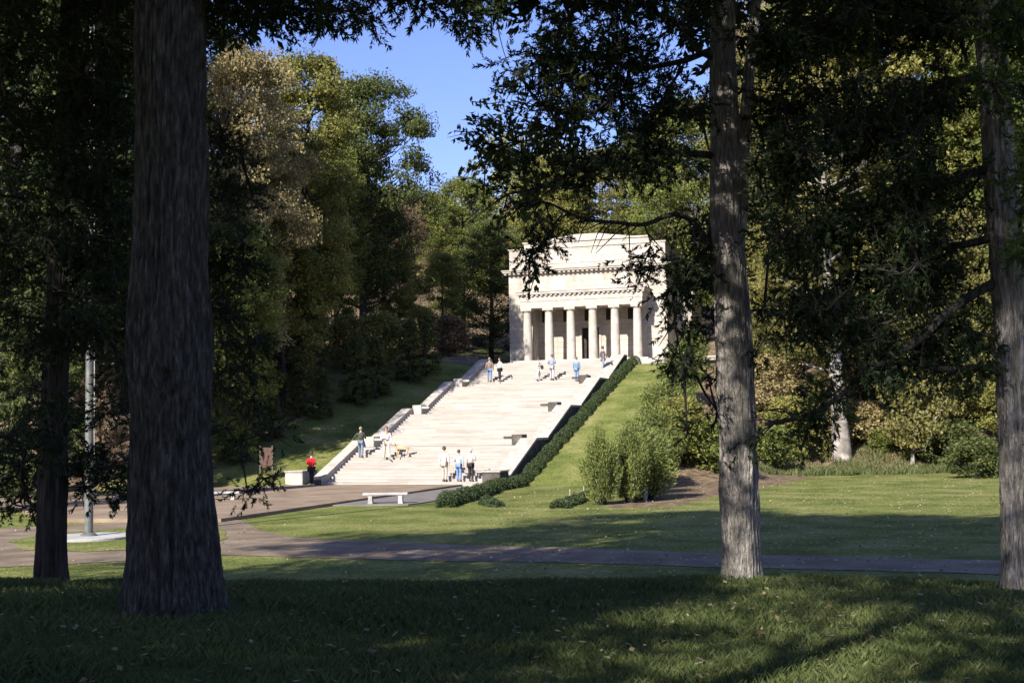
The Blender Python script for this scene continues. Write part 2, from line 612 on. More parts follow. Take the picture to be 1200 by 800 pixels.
# ------------------------------------------------------------------ memorial building
bd = empty('memorial_building', P(-4.45, 37, ZT), RZ)
tag(bd, 'white limestone temple with six front columns and low stepped gable above the stairs', 'building')
HW = 6.7; FY = 1.7
S = M['stone']; SP = M['stone_plain']
g = G()
g.box(-HW, -4.95, FY, FY + 12, -.6, 7.96)
g.box(4.95, HW, FY, FY + 12, -.6, 7.96)
g.box(-4.95, 4.95, FY, FY + 12, 4.95, 7.96)
g.box(-4.95, 4.95, 2.85, FY + 11.9, -.6, 4.95)
# cut for the doorway: replaced by pieces below
walls = g
g = G()
g.box(-HW, -4.95, FY, FY + 12, -.6, 7.96)
g.box(4.95, HW, FY, FY + 12, -.6, 7.96)
g.box(-4.948, 4.948, FY, FY + 12, 4.95, 7.958)
g.box(-4.948, -.75, 2.85, FY + 12, -.6, 4.948)
g.box(.75, 4.948, 2.85, FY + 12, -.6, 4.948)
g.box(-.748, .748, 3.4, FY + 12, -.6, 4.946)
g.box(-.748, .748, 2.852, 3.398, 3.4, 4.946)
wl_ = g.build('wall', S, bd)
g = G()
for dx in (-.72, .03):
    g.box(dx, dx + .69, 3.2, 3.3, .59, 3.38)
    for k in range(4):
        g.box(dx + .1, dx + .59, 3.17, 3.2, .75 + k * .66, 1.28 + k * .66)
g.build('door', M['bronze'], bd)
g = G()
for x in (-.9, .75): g.box(x, x + .15, 2.78, 2.849, .59, 3.4)
g.box(-1.0, 1.0, 2.76, 2.847, 3.42, 3.62)
g.build('door_frame', SP, bd)
# stylobate steps
stl = G()
for k in range(4):
    stl.box(-5.6 - .34 * (3 - k), 5.6 + .34 * (3 - k), -1.0 - .36 * (3 - k), FY + 1.15 if k == 3 else FY - .003 * (4 - k), -.3, .1475 * (k + 1))
stl.build('front_steps', SP, bd)
# base course
g = G()
g.box(-HW - .12, -5.65, FY - .12, FY + 12.1, -.7, .62)
g.build('plinth', S, bd)
g = G()
g.box(5.65, HW + .12, FY - .12, FY + 12.1, -.7, .62)
g.build('plinth', S, bd)
g = G()
g.box(HW + .13, HW + 4.6, FY + .6, FY + 9, -.7, .55)
g.box(HW + .13, HW + 4.7, FY + .5, FY + 9.1, .55, .68)
g.build('podium', S, bd)
CXs = [-4.6 + 1.84 * k for k in range(6)]
for x in CXs:
    g = G()
    prof_ = [(.385, .592), (.38, 1.2), (.365, 2.4), (.34, 3.6), (.315, 4.45), (.325, 4.50), (.315, 4.53), (.36, 4.60), (.43, 4.68)]
    g.lathe(prof_, 28, x, 0)
    c = g.build('column', SP, bd, smooth=True)
    G().box(x - .45, x + .45, -.45, .45, 4.682, 4.888).build('capital', SP, c, bevel=.01)
for x in (-4.75, 4.75):
    G().box(x - .28, x + .28, FY - .35, FY + 1.1, .592, 4.888).build('pilaster', SP, bd)
for k in range(5):
    if k == 2:
        pass
    x = -3.68 + 1.84 * k
    g = G()
    zz0, zz1 = 3.95, 4.85
    y = 2.80
    g.box(x - .46, x + .46, y, y + .04, zz0, zz0 + .06); g.box(x - .46, x + .46, y, y + .04, zz1 - .06, zz1)
    g.box(x - .46, x - .40, y, y + .04, zz0 + .06, zz1 - .06); g.box(x + .40, x + .46, y, y + .04, zz0 + .06, zz1 - .06)
    cz = (zz0 + zz1) / 2
    ring = [(x + .27 * math.cos(a), y + .02, cz + .27 * math.sin(a)) for a in np.linspace(0, 2 * math.pi, 17)]
    g.tube(ring, .025, 5, False)
    ring = [(x + .12 * math.cos(a), y + .02, cz + .12 * math.sin(a)) for a in np.linspace(0, 2 * math.pi, 11)]
    g.tube(ring, .02, 5, False)
    for a in range(8):
        an = a * math.pi / 4
        g.tube([(x + .12 * math.cos(an), y + .02, cz + .12 * math.sin(an)), (x + .42 * math.cos(an), y + .02, cz + .42 * math.sin(an))], .018, 5)
    gr = g.build('window_grille', M['grille'], bd)
    G().box(x - .40, x + .40, 2.842, 2.849, zz0 + .06, zz1 - .06).build('window_pane', M['bronze'], gr)
# portico entablature
g = G()
g.box(-5.1, 5.1, -.42, FY - .003, 4.89, 5.45)
g.box(-5.14, 5.14, -.46, FY - .003, 5.45, 5.86)
g.build('portico_beam', SP, bd)
g = G()
g.box(-5.36, 5.36, -.70, FY - .004, 6.0, 6.18)
g.box(-5.42, 5.42, -.76, FY - .005, 6.18, 6.27)
g.build('portico_cornice', SP, bd, bevel=.01)
g = G()
n = 27
for k in range(n):
    x = -5.2 + 10.4 * k / (n - 1)
    g.box(x - .1, x + .1, -.62, -.463, 5.862, 5.998)
for k in range(5):
    y = -.3 + k * .4
    g.box(5.142, 5.29, y - .1, y + .1, 5.862, 5.998); g.box(-5.29, -5.142, y - .1, y + .1, 5.862, 5.998)
g.box(-5.138, 5.138, -.46, FY - .006, 5.861, 5.999)
g.build('dentil_course', SP, bd)
# portico roof step
G().box(-5.0, 5.0, -.3, FY - .007, 6.27, 6.42).build('portico_roof', SP, bd)
# upper cornice
g = G()
g.box(-HW - .42, HW + .42, FY - .46, FY + 12.4, 8.10, 8.24)
g.box(-HW - .5, HW + .5, FY - .54, FY + 12.5, 8.24, 8.33)
g.build('upper_cornice', SP, bd, bevel=.01)
g = G()
n = 36
for k in range(n):
    x = -HW - .2 + (2 * HW + .4) * k / (n - 1)
    g.box(x - .1, x + .1, FY - .36, FY - .003, 7.955, 8.098)
for k in range(24):
    y = FY + .3 + k * .5
    g.box(HW + .003, HW + .34, y - .12, y + .12, 7.955, 8.098)
g.box(-HW - .001, HW + .001, FY - .001, FY + 12, 7.962, 8.099)
g.build('modillions', SP, bd)
# attic
g = G()
g.box(-HW + .05, HW - .05, FY + .1, FY + 11.9, 8.332, 10.05)
g.box(-HW - .03, HW + .03, FY + .02, FY + 11.95, 10.05, 10.16)
at_ = g.build('attic', S, bd)
g = G()
g.prism([(-5.35, 10.162), (5.35, 10.162), (5.35, 10.55), (3.9, 10.58), (.9, 11.0), (-.9, 11.0), (-3.9, 10.58), (-5.35, 10.55)], FY + .15, FY + 11.5, 'y')
g.build('gable', S, bd)
g = G()
g.prism([(-5.45, 10.55), (5.45, 10.55), (5.45, 10.66), (3.95, 10.69), (.95, 11.1), (-.95, 11.1), (-3.95, 10.69), (-5.45, 10.66)], FY + .05, FY + .149, 'y')
g.build('gable_coping', SP, bd)
g = G()
g.box(-3.6, 3.6, FY + .06, FY + .098, 8.75, 9.75)
g.build('inscription_panel', SP, bd)
# side wings
for sx in (-1, 1):
    x0, x1 = (HW + .003, HW + 1.5) if sx > 0 else (-HW - .55, -HW - .003)
    g = G(); g.box(x0, x1, FY + 3, FY + 8.5, -.6, 5.9)
    wg = g.build('side_bay', S, bd)
    a0, a1 = (HW + .004, HW + 1.8) if sx > 0 else (-HW - .85, -HW - .004)
    g = G(); g.box(a0, a1, FY + 2.7, FY + 8.8, 5.9, 6.2)
    g.build('bay_cornice', SP, wg, bevel=.02)

# ------------------------------------------------------------------ benches, flagpole, sign, stakes
def bench(pos, rz, label):
    e = empty('stone_bench', pos, rz)
    tag(e, label, 'bench', 'stone benches beside the plaza')
    G().box(-.93, .93, -.23, .23, .36, .46).build('seat', M['concrete'], e, bevel=.015)
    for x in (-.62, .62):
        g = G(); g.prism([(x - .11, -.03), (x + .11, -.03), (x + .09, .08), (x + .075, .28), (x + .12, .359), (x - .12, .359), (x - .075, .28), (x - .09, .08)], -.19, .19, 'y')
        g.build('leg', M['concrete'], e)


b1 = atz(452, 590, GZ + .03); bench(b1, R(-2), 'pale stone bench on the grey apron beside the sunny lawn')
b2 = atz(256, 588, GZ + .03); bench(b2, R(4), 'pale stone bench half hidden behind the huge dark trunk')

fp = atz(104, 629, GZ + .06)
e = empty('flagpole', (fp.x, fp.y, GZ), 0)
tag(e, 'tall pale metal flagpole with halyard on a concrete disc', 'flagpole')
g = G(); g.lathe([(1.28, -.05), (1.28, .085), (1.25, .10)], 48); g.build('base_disc', M['concrete'], e)
g = G(); g.lathe([(.24, .10), (.24, .13), (.20, .16), (.135, .20)], 28); g.build('collar', M['steel'], e, smooth=True)
g = G(); g.lathe([(.125, .12), (.122, 2), (.105, 6), (.08, 11), (.045, 16)], 24); g.build('pole', M['steel'], e, smooth=True)
g = G(); g.lathe([(.001, 15.95), (.10, 16.05), (.14, 16.15), (.10, 16.25), (.001, 16.3)], 16); g.build('finial', M['steel'], e, smooth=True)
g = G(); g.tube([(.17, -.05, 1.5), (.16, -.05, 6), (.10, -.03, 15.8)], .012, 6); g.build('halyard', M['concrete'], e)
g = G(); g.tube([(.12, -.04, 1.45), (.17, -.06, 1.45), (.17, -.06, 1.7), (.12, -.04, 1.7)], .015, 6); g.build('cleat', M['steel'], e)

sg = hit(312, 567); sg.z = tz(sg.x, sg.y)
e = empty('sign_board', sg, R(12))
tag(e, 'brown notice board on two posts left of the stone block', 'sign')
G().box(-.30, .30, -.03, .03, .75, 1.85).build('panel', M['sign'], e, bevel=.01)
for x in (-.33, .33):
    G().box(x - .04, x + .04, -.04, .04, -.2, 1.95).build('post', M['wood'], e)


def stake(px, py, h, m, tilt, label, r=.035):
    p = hit(px, py)
    g = G(); g.tube([(0, 0, -.1), (tilt * .5, 0, h * .5), (tilt, .02, h)], [r, r * .95, r * .85], 8)
    o = g.build('stake', M[m], None, loc=p)
    tag(o, label, 'stake', 'stakes around the young bushes')


stake(756, 586, .55, 'stake', .10, 'thick pale leaning stake at the edge of bare soil right of bushes', .07)
stake(770, 581, .55, 'stake', .10, 'grey leaning stake between two pale stakes right of the bushes', .05)
stake(781, 575, .40, 'stake', .03, 'short grey stake farthest right of the bushes', .05)
stake(701, 590, .40, 'wood', .0, 'short brown stake standing in bare soil below the low shrub', .03)
stake(684, 578, .45, 'stake', .02, 'thin pale stake behind the low shrub on the grass', .025)
stake(697, 572, .45, 'stake', .0, 'thin pale stake closest to the left side of the tall bushes', .025)
stake(668, 582, .35, 'stake', .0, 'thin pale stake farthest left on the grass slope', .02)


# ------------------------------------------------------------------ foliage
def rand_dirs(n, r=rng):
    d = r.normal(size=(n, 3)); return d / np.linalg.norm(d, axis=1, keepdims=True)


def leaf_mesh(name, C, D, L_, W_, tint, r=rng):
    """C centres, D unit direction of the leaf axis; one four sided leaf each"""
    n = len(C)
    rd = rand_dirs(n, r)
    sd = np.cross(D, rd); sd /= np.linalg.norm(sd, axis=1, keepdims=True) + 1e-9
    L_ = np.broadcast_to(np.asarray(L_), (n,))[:, None]; W_ = np.broadcast_to(np.asarray(W_), (n,))[:, None]
    v0 = C - D * L_ * .5; v2 = C + D * L_ * .5
    mid_ = C - D * L_ * .05
    nn = np.cross(D, sd)
    v1 = mid_ + sd * W_ * .5 + nn * W_ * .15; v3 = mid_ - sd * W_ * .5 + nn * W_ * .15
    vs = np.stack([v0, v1, v2, v3], 1).reshape(-1, 3)
    fs = np.arange(4 * n).reshape(n, 4)
    return mesh_np(name, vs, fs, False, {'tint': ('FACE', np.clip(tint, 0, 1))})


class Leaves:
    def __init__(self): self.C = []; self.D = []; self.L = []; self.W = []; self.T = []

    def add(self, C, D, L_, W_, T):
        n = len(C)
        self.C.append(C); self.D.append(D)
        self.L.append(np.broadcast_to(L_, (n,))); self.W.append(np.broadcast_to(W_, (n,))); self.T.append(np.broadcast_to(T, (n,)))

    def n(self): return sum(len(c) for c in self.C)

    def mesh(self, name):
        return leaf_mesh(name, np.concatenate(self.C), np.concatenate(self.D), np.concatenate(self.L), np.concatenate(self.W), np.concatenate(self.T))


def norm(a): return a / (np.linalg.norm(a, axis=1, keepdims=True) + 1e-9)


def spray_blob(lv, c, rad, n, ln=.055, wd=.014, per=26, droop=-.25, tint=.45, spl=.17, outward=1.0):
    """cedar-like foliage: n little twigs inside an ellipsoid, each carrying scale sprays"""
    c = np.array(c, float); rad = np.array(rad, float) * np.ones(3)
    q = rand_dirs(n) * rng.random((n, 1)) ** .45
    base = c + q * rad
    d = norm(q * outward + rand_dirs(n) * .7 + np.array([0, 0, droop]))
    k = rng.random((n, per, 1))
    pos = base[:, None, :] + d[:, None, :] * (k * spl)
    side = norm(rng.normal(size=(n * per, 3))).reshape(n, per, 3)
    dd = norm((d[:, None, :] * .9 + side * .75).reshape(-1, 3))
    pos = pos.reshape(-1, 3) + dd * ln * .45
    tn = tint + rng.normal(size=(n, 1)) * .16 + rng.normal(size=(n, per)) * .10
    sz = .6 + .8 * rng.random(n * per)
    lv.add(pos, dd, ln * sz, wd * sz, tn.reshape(-1))
    return base, d


def generic_tree(H, cr, cb, nclump, per, leaf, seed, conif=False, flat=.75, lean=0.0):
    """returns (wood mesh, crown mesh): crown base cb, crown radius cr, height H"""
    r = np.random.default_rng(seed)
    g = G(); lv = Leaves()
    tr = max(.12, H * .016)
    top = np.array([lean, lean * .4, H * .93])
    trunk = [np.array([0, 0, -.6])] + [np.array([lean * f + .12 * math.sin(seed + f * 6) * H / 18, .1 * math.cos(seed * 2 + f * 7), f * H * .93]) for f in np.linspace(0, 1, 9)]
    g.tube(trunk, [tr * 1.5, tr * 1.25] + list(np.linspace(tr, tr * .15, 8)), 9)
    ax = lambda z: np.array([np.interp(z, [p[2] for p in trunk], [p[0] for p in trunk]), np.interp(z, [p[2] for p in trunk], [p[1] for p in trunk]), z])
    lobes = r.uniform(-.38, .32, 8); lobz = r.uniform(-.25, .2, 6)
    for i in range(nclump):
        f = r.random() ** .85
        z_ = cb + (H - cb) * f
        if conif:
            R_ = cr * (1 - f) ** .8 * (.75 + .25 * r.random()) + .15
            rr = R_ * (.45 + .55 * r.random() ** .5)
        else:
            env = math.sqrt(max(.02, 1 - ((f - .42) / .60) ** 2)) if f > .42 else .62 + .38 * (f / .42)
            rr = cr * env * (.35 + .65 * r.random() ** .45)
        a = r.random() * 2 * math.pi
        rr *= (1 + lobes[int(a / (2 * math.pi) * 8) % 8] * (0.4 if conif else 1)) * (1 + lobz[int(f * 5.9)] * (0 if conif else 1))
        base = ax(max(cb * .8, z_ - rr * (.1 if conif else .55)))
        c = ax(z_) + np.array([math.cos(a) * rr, math.sin(a) * rr, 0])
        if i % 2 == 0:
            m_ = (base + c) / 2 + np.array([0, 0, -.08 * rr]) + r.normal(size=3) * .12
            g.tube([base, m_, c], [tr * .32 * (1 - .6 * f), tr * .2 * (1 - .6 * f), .02], 5, False)
        cs = (.50 if conif else .62) * (.6 + .7 * r.random()) * (cr / 4) ** .55 * (1.15 if not conif else .9)
        n = int(per * (.5 + r.random()))
        q = rand_dirs(n, r) * r.random((n, 1)) ** .33
        q[:, 2] = np.where(q[:, 2] < 0, q[:, 2] * .55, q[:, 2])
        w3 = 1 + .35 * np.sin(q[:, :1] * 4 + i) * np.cos(q[:, 1:2] * 5 + i * 2)
        pos = c + q * w3 * np.array([cs, cs, cs * flat]) * 1.35
        D = norm(rand_dirs(n, r) + q * .7 + np.array([0, 0, -.2]))
        tn = .5 + r.normal() * .22 + r.normal(size=n) * .14
        sz = .6 + .8 * r.random(n)
        lv.add(pos, D, leaf * sz, leaf * (.35 if conif else .62) * sz, tn)
    return g.mesh('trunk', smooth=True), lv.mesh('crown')


PROTO = {}
PROTO['d0'] = generic_tree(22, 5.2, 5.0, 210, 330, .19, 1)
PROTO['d1'] = generic_tree(22, 4.6, 3.0, 200, 330, .19, 2, lean=.8)
PROTO['d2'] = generic_tree(20, 5.6, 4.0, 210, 330, .19, 3, lean=-.6)
PROTO['d3'] = generic_tree(16, 3.8, 1.6, 170, 260, .17, 4)
PROTO['thin'] = generic_tree(22, 4.6, 6.0, 120, 180, .19, 5, lean=.5)
PROTO['c0'] = generic_tree(14, 3.0, .8, 360, 130, .20, 6, conif=True)
PROTO['c1'] = generic_tree(4.2, .85, .15, 120, 60, .16, 7, conif=True)
PROTO['u0'] = generic_tree(5.0, 2.2, .8, 130, 70, .20, 8)
PROTO['s0'] = generic_tree(2.2, 1.3, .05, 90, 60, .15, 9)
PROTO_H = {'d0': 22, 'd1': 22, 'd2': 20, 'd3': 16, 'thin': 22, 'c0': 14, 'c1': 4.2, 'u0': 5, 's0': 2.2}


def tree(kind, fol, x, y, h, label, cat='tree', name=None, group=None, wide=1.0, bark='bark_dark', z=None, rz=None):
    if z is None: z = tz(x, y) - .05
    sc_ = h / PROTO_H[kind]
    e = empty(name or ('cedar_tree' if kind[0] == 'c' else 'broadleaf_tree'), (x, y, z), random.random() * 6.28 if rz is None else rz)
    e.scale = (sc_ * wide, sc_ * wide, sc_)
    tag(e, label, cat, group)
    wmesh, cm = PROTO[kind]
    link('trunk' if cat == 'tree' else 'stem', wmesh, M[bark], e)
    link('crown' if cat == 'tree' else 'foliage', cm, M[fol], e)
    return e


def tree_px(kind, fol, px, d, ytop, label, **k):
    p = at(px, 500, d)
    z = tz(p.x, p.y)
    zt = at(px, ytop, d).z
    return tree(kind, fol, p.x, p.y, max(1.5, zt - z), label, **k)


WG = 'trees of the wood around the memorial'
# left of the stairs
tree_px('d0', 'tan', 284, 78, 62, 'tan-leaved autumn tree rising just right of the huge dark trunk', group=WG, wide=.78)
tree_px('d1', 'olive', 352, 88, 66, 'tall olive green tree between the tan tree and the sky gap', group=WG, wide=1.0)
tree_px('d2', 'dark', 424, 104, 95, 'dark rounded green tree forming the left edge of the sky gap', group=WG, wide=.92)
tree_px('d1', 'oak', 394, 100, 175, 'mid green tree in front of the dark rounded tree', group=WG, wide=.9)
tree_px('c0', 'dark', 268, 88, 225, 'dark conifer close behind the huge trunk on its right', group=WG, wide=.9)
tree_px('d3', 'olive', 330, 84, 250, 'low olive tree under the tall tan and olive trees', group=WG)
tree_px('d3', 'dark', 452, 110, 240, 'dark lower tree right below the sky gap edge', group=WG)
tree_px('thin', 'rust', 486, 120, 232, 'rusty brown tree showing at the foot of the sky gap', group=WG, wide=.9)
tree_px('d3', 'olive', 470, 106, 300, 'dull olive tree right of the dark hillside trees', group=WG)
tree_px('d0', 'oak', 545, 128, 212, 'broad green tree left of the memorial below the sky gap', group=WG, wide=1.05)
tree_px('d3', 'dark', 578, 122, 262, 'deep green tree touching the left wall of the memorial', group=WG, wide=1.1)
tree_px('d3', 'oak', 520, 118, 300, 'medium green tree behind the rust-leaved small tree', group=WG)
tree_px('u0', 'rust', 528, 110, 372, 'small rust-leaved tree behind the low wall at the stair top', group=WG, wide=1.1)
tree_px('d2', 'olive', 648, 140, 188, 'olive tree above the left half of the memorial roof', group=WG)
tree_px('d0', 'yellow', 712, 142, 176, 'yellowish tree above the middle of the memorial roof', group=WG)
tree_px('d1', 'olive', 775, 136, 150, 'olive tree above the right end of the memorial roof', group=WG)
tree_px('thin', 'rust', 610, 150, 235, 'thin rusty tree between the broad green tree and memorial roof', group=WG)
tree_px('d2', 'oak', 288, 74, 262, 'green tree below the tan crown, right beside the huge trunk', group=WG, wide=.9)
# right woods
tree_px('d0', 'oak', 822, 112, 120, 'green tree right of the memorial behind the two-stemmed trunk', group=WG)
tree_px('d2', 'yellow', 905, 100, 70, 'yellow green tree in the sun right of the two-stemmed trunk', group=WG)
tree_px('thin', 'tan', 905, 112, -30, 'tall thin tan tree reaching the top edge right of the forked trunk', group=WG)
tree_px('d1', 'olive', 960, 104, -20, 'tall olive tree high above the right lawn', group=WG)
tree_px('d0', 'yellow', 1010, 96, 20, 'broad yellow tree behind the long dark cedar boughs', group=WG)
tree_px('d2', 'olive', 1075, 92, -40, 'olive tree left of the leaning right edge trunk', group=WG)
tree_px('d1', 'oak', 1140, 88, -60, 'green tree directly behind the leaning right edge trunk', group=WG)
tree_px('d3', 'yellow', 1095, 84, 230, 'lower yellow tree above the leafy bank on the right', group=WG)
tree_px('d3', 'olive', 940, 90, 250, 'lower olive tree left of the mottled trunk', group=WG)
tree_px('d3', 'tan', 1045, 98, 240, 'lower tan tree in the gap under the dark boughs', group=WG)
tree_px('d0', 'oak', 1215, 92, 40, 'green tree at the right edge of the picture', group=WG)
# mottled trunk in the right wood
pS = at(984, 495, 82)
e = tree('thin', 'yellow', pS.x, pS.y, 24, 'pale mottled straight trunk on the leafy bank of the right wood', group=WG, bark='sycamore', wide=1.35)
pS = at(1070, 505, 80)
tree('u0', 'yellow', pS.x, pS.y, 6.5, 'slim sapling with pale stem and yellow leaves on the leafy bank', group=WG, bark='sycamore', wide=.8)
# left wood
LG = 'dark trees at the left side of the picture'
tree_px('d0', 'dark', 20, 66, -60, 'tall dark tree at the left picture edge', group=LG)
tree_px('d2', 'dark', 85, 74, -40, 'tall dark tree seen right of the small dark trunk', group=LG)
tree_px('d1', 'oak', 140, 82, -20, 'tall green tree just left of the huge dark trunk', group=LG)
tree_px('d0', 'dark', 205, 88, 20, 'tall dark tree standing hidden behind the huge trunk', group=LG)
tree_px('c0', 'dark', -20, 52, 200, 'dark conifer cut by the left picture edge', group=LG)
tree_px('c0', 'dark', 50, 62, 240, 'dark conifer behind the small dark trunk', group=LG)
tree_px('c0', 'dark', 150, 86, 260, 'dark conifer between the flagpole and the huge trunk', group=LG)
tree_px('c0', 'dark', 225, 90, 230, 'dark conifer behind the right side of the huge trunk', group=LG)
tree_px('d3', 'rust', 118, 70, 430, 'low rusty tree seen right of the flagpole', group=LG)
# small trees on the left slope
SG = 'small dark cedars on the shaded slope left of the stairs'
for px, py, h, lb in ((419, 474, 4.6, 'columnar dark cedar, tallest on the slope left of the stairs'),
                      (442, 466, 4.2, 'columnar dark cedar right beside the tallest one on the slope'),
                      (377, 490, 3.2, 'short dark cedar low on the slope left of the stairs'),
                      (350, 488, 3.4, 'dark cedar on the slope left of the short low one'),
                      (318, 515, 3.3, 'dark cedar above the notice board'),
                      (292, 520, 3.6, 'dark cedar left of and above the notice board'),
                      (481, 448, 4.6, 'dark cedar near the top of the slope'),
                      (498, 440, 4.8, 'dark cedar closest to the low stone wall')):
    p = hit(px, py)
    tree('c1', 'dark', p.x, p.y, h, lb, group=SG, wide=1.15)
UG = 'understory shrubs under the left trees'
for px, py, h, f, lb in ((405, 438, 4.0, 'yellow', 'yellow green shrub in sun behind the tallest slope cedar'),
                         (355, 446, 4.5, 'yellow', 'yellow green shrub left of the slope cedars'),
                         (445, 432, 4.0, 'olive', 'olive shrub high on the left slope'),
                         (300, 455, 4.5, 'olive', 'olive shrub close to the huge trunk on the left slope'),
                         (268, 480, 4.0, 'oak', 'green shrub just right of the huge trunk'),
                         (272, 545, 2.6, 'oak', 'small green bush behind the half hidden bench')):
    p = hit(px, py)
    tree('u0', f, p.x, p.y, h, lb, cat='shrub', name='shrub', group=UG, wide=1.2)
# shrubs on the right bank
BG = 'undergrowth along the edge of the right lawn'
k = 0
blab = ['leafy shrub', 'low shrub', 'ragged shrub']
for px, py, h, f, lb in ((800, 540, 3.2, 'olive', 'olive bush beside the bare soil, left of the forked trunk'),
                         (826, 548, 2.4, 'oak', 'green bush touching the left side of the forked trunk'),
                         (905, 545, 2.2, 'oak', 'low green bush right of the forked trunk at the lawn edge'),
                         (925, 530, 3.4, 'olive', 'taller olive bush at the lawn edge right of forked trunk'),
                         (950, 538, 1.8, 'olive', 'low olive bush left of the mottled trunk'),
                         (968, 515, 2.8, 'oak', 'green bush at the foot of the mottled trunk'),
                         (1005, 520, 2.6, 'tan', 'brownish bush right of the mottled trunk'),
                         (1035, 528, 1.4, 'oak', 'low green bush below the sapling'),
                         (1075, 540, 1.2, 'bush', 'low bright bush on the lawn edge under the leafy bank'),
                         (1115, 545, 2.6, 'dark', 'dark bush left of the leaning right trunk'),
                         (1145, 560, 2.0, 'dark', 'dark low bush behind the leaning right trunk'),
                         (1130, 500, 4.2, 'olive', 'olive shrub above the dark bushes on the right bank'),
                         (1095, 470, 4.5, 'olive', 'high olive shrub behind the sapling'),
                         (1020, 470, 4.5, 'tan', 'tan shrub behind the brownish bush'),
                         (900, 490, 4.0, 'tan', 'tan shrub behind the forked trunk'),
                         (1180, 520, 4.0, 'olive', 'olive shrub at the right edge beyond the leaning trunk')):
    p = hit(px, py)
    tree('s0' if h < 3 else 'u0', f, p.x, p.y, h, lb, cat='shrub', name='shrub', group=BG, wide=1.25)

# far wood, one mass behind everything
def far_wood():
    r = np.random.default_rng(44)
    lv = Leaves()
    for i in range(150):
        if i < 110:
            X = r.uniform(-95, 110); Y = r.uniform(150, 185)
        elif i < 130:
            X = r.uniform(-75, -36); Y = r.uniform(85, 140)
        else:
            X = r.uniform(42, 80); Y = r.uniform(95, 140)
        s, t = ST(X, Y)
        if abs((X / Y * 1500 + 600) - 500) < 62: hh = r.uniform(8, 10)
        else: hh = r.uniform(15, 20)
        z = tz(X, Y)
        tb = np.clip(r.normal() * .25 + .5, 0, 1)
        for c in range(60):
            f = r.random(); a = r.random() * 6.28
            rr = 5 * (.5 + .5 * math.sin(math.pi * min(1, f * 1.05)))
            cpos = np.array([X + math.cos(a) * rr * r.random() ** .5, Y + math.sin(a) * rr * r.random() ** .5, z + hh * f])
            n = 36
            q = rand_dirs(n, r) * r.random((n, 1)) ** .4
            lv.add(cpos + q * 1.5, norm(rand_dirs(n, r)), .55 * (.6 + .8 * r.random(n)), .4, tb + r.normal() * .12 + r.normal(size=n) * .1)
    return lv.mesh('far_wood')


tag(link('far_wood', far_wood(), M['olive']), 'mass of far autumn woodland behind the memorial', 'wood', kind='stuff')

# ------------------------------------------------------------------ hedge and bushes along the stairs
def hedge(name, path, wdt, hgt, label, dens=1500, leaf=.075, m='hedge'):
    lv = Leaves(); g = G()
    pts = np.array(path)
    seg = np.linalg.norm(np.diff(pts, axis=0), axis=1); L_ = seg.sum()
    n = int(L_ * dens)
    cum = np.concatenate([[0], np.cumsum(seg)])
    k = rng.random(n) * L_
    X = np.interp(k, cum, pts[:, 0]); Y = np.interp(k, cum, pts[:, 1])
    h_var = 1 + .16 * np.sin(k * 5.3) + .10 * np.sin(k * 2.1 + 1)
    a = rng.random(n) * math.pi; rr = rng.random(n) ** .25
    off = np.cos(a) * rr * wdt / 2 * h_var; hz = np.sin(a) * rr * hgt * h_var
    tx = np.gradient(pts[:, 0]); ty = np.gradient(pts[:, 1])
    tx = np.interp(k, cum, tx); ty = np.interp(k, cum, ty); nn = np.hypot(tx, ty)
    X = X + ty / nn * off; Y = Y - tx / nn * off
    Z = terrain(X, Y) + hz
    C = np.stack([X, Y, Z], -1)
    D = norm(rand_dirs(n) + np.stack([0 * X, 0 * X, .5 + 0 * X], -1))
    tn = .45 + .15 * np.sin(k * 7.1) + rng.normal(size=n) * .15
    lv.add(C, D, leaf * (.6 + .8 * rng.random(n)), leaf * .6, tn)
    e = empty(name, (pts[0][0], pts[0][1], tz(*pts[0])))
    tag(e, label, 'hedge')
    cm = lv.mesh('foliage'); o = link('foliage', cm, M[m], e); o.location = -Vector(e.location)
    return e


hp = [P(1.5, t)[:2] for t in np.arange(29.5, -5, -1.0)] + [P(2.1, -7)[:2], P(2.6, -10)[:2], P(2.9, -13)[:2], P(3.2, -15.5)[:2], P(3.6, -16.8)[:2]]
hedge('clipped_hedge', [tuple(p) for p in hp], .78, .52, 'long low dark green hedge running down the right side of the stairs', 1300)
hq = [P(4.5, -14.5)[:2], P(4.9, -15.3)[:2], P(5.4, -16)[:2], P(5.7, -16.3)[:2]]
hedge('low_shrub', [tuple(p) for p in hq], .6, .3, 'small low shrub patch beside the lower end of the long hedge', 1300)['category'] = 'shrub'
a_ = hit(655, 596); b_ = hit(697, 582)
hedge('low_shrub', [(a_.x, a_.y), ((a_.x + b_.x) / 2, (a_.y + b_.y) / 2 + .3), (b_.x, b_.y)], .7, .3, 'low dark shrub on the grass between thin stakes and tall bushes', 1300)['category'] = 'shrub'


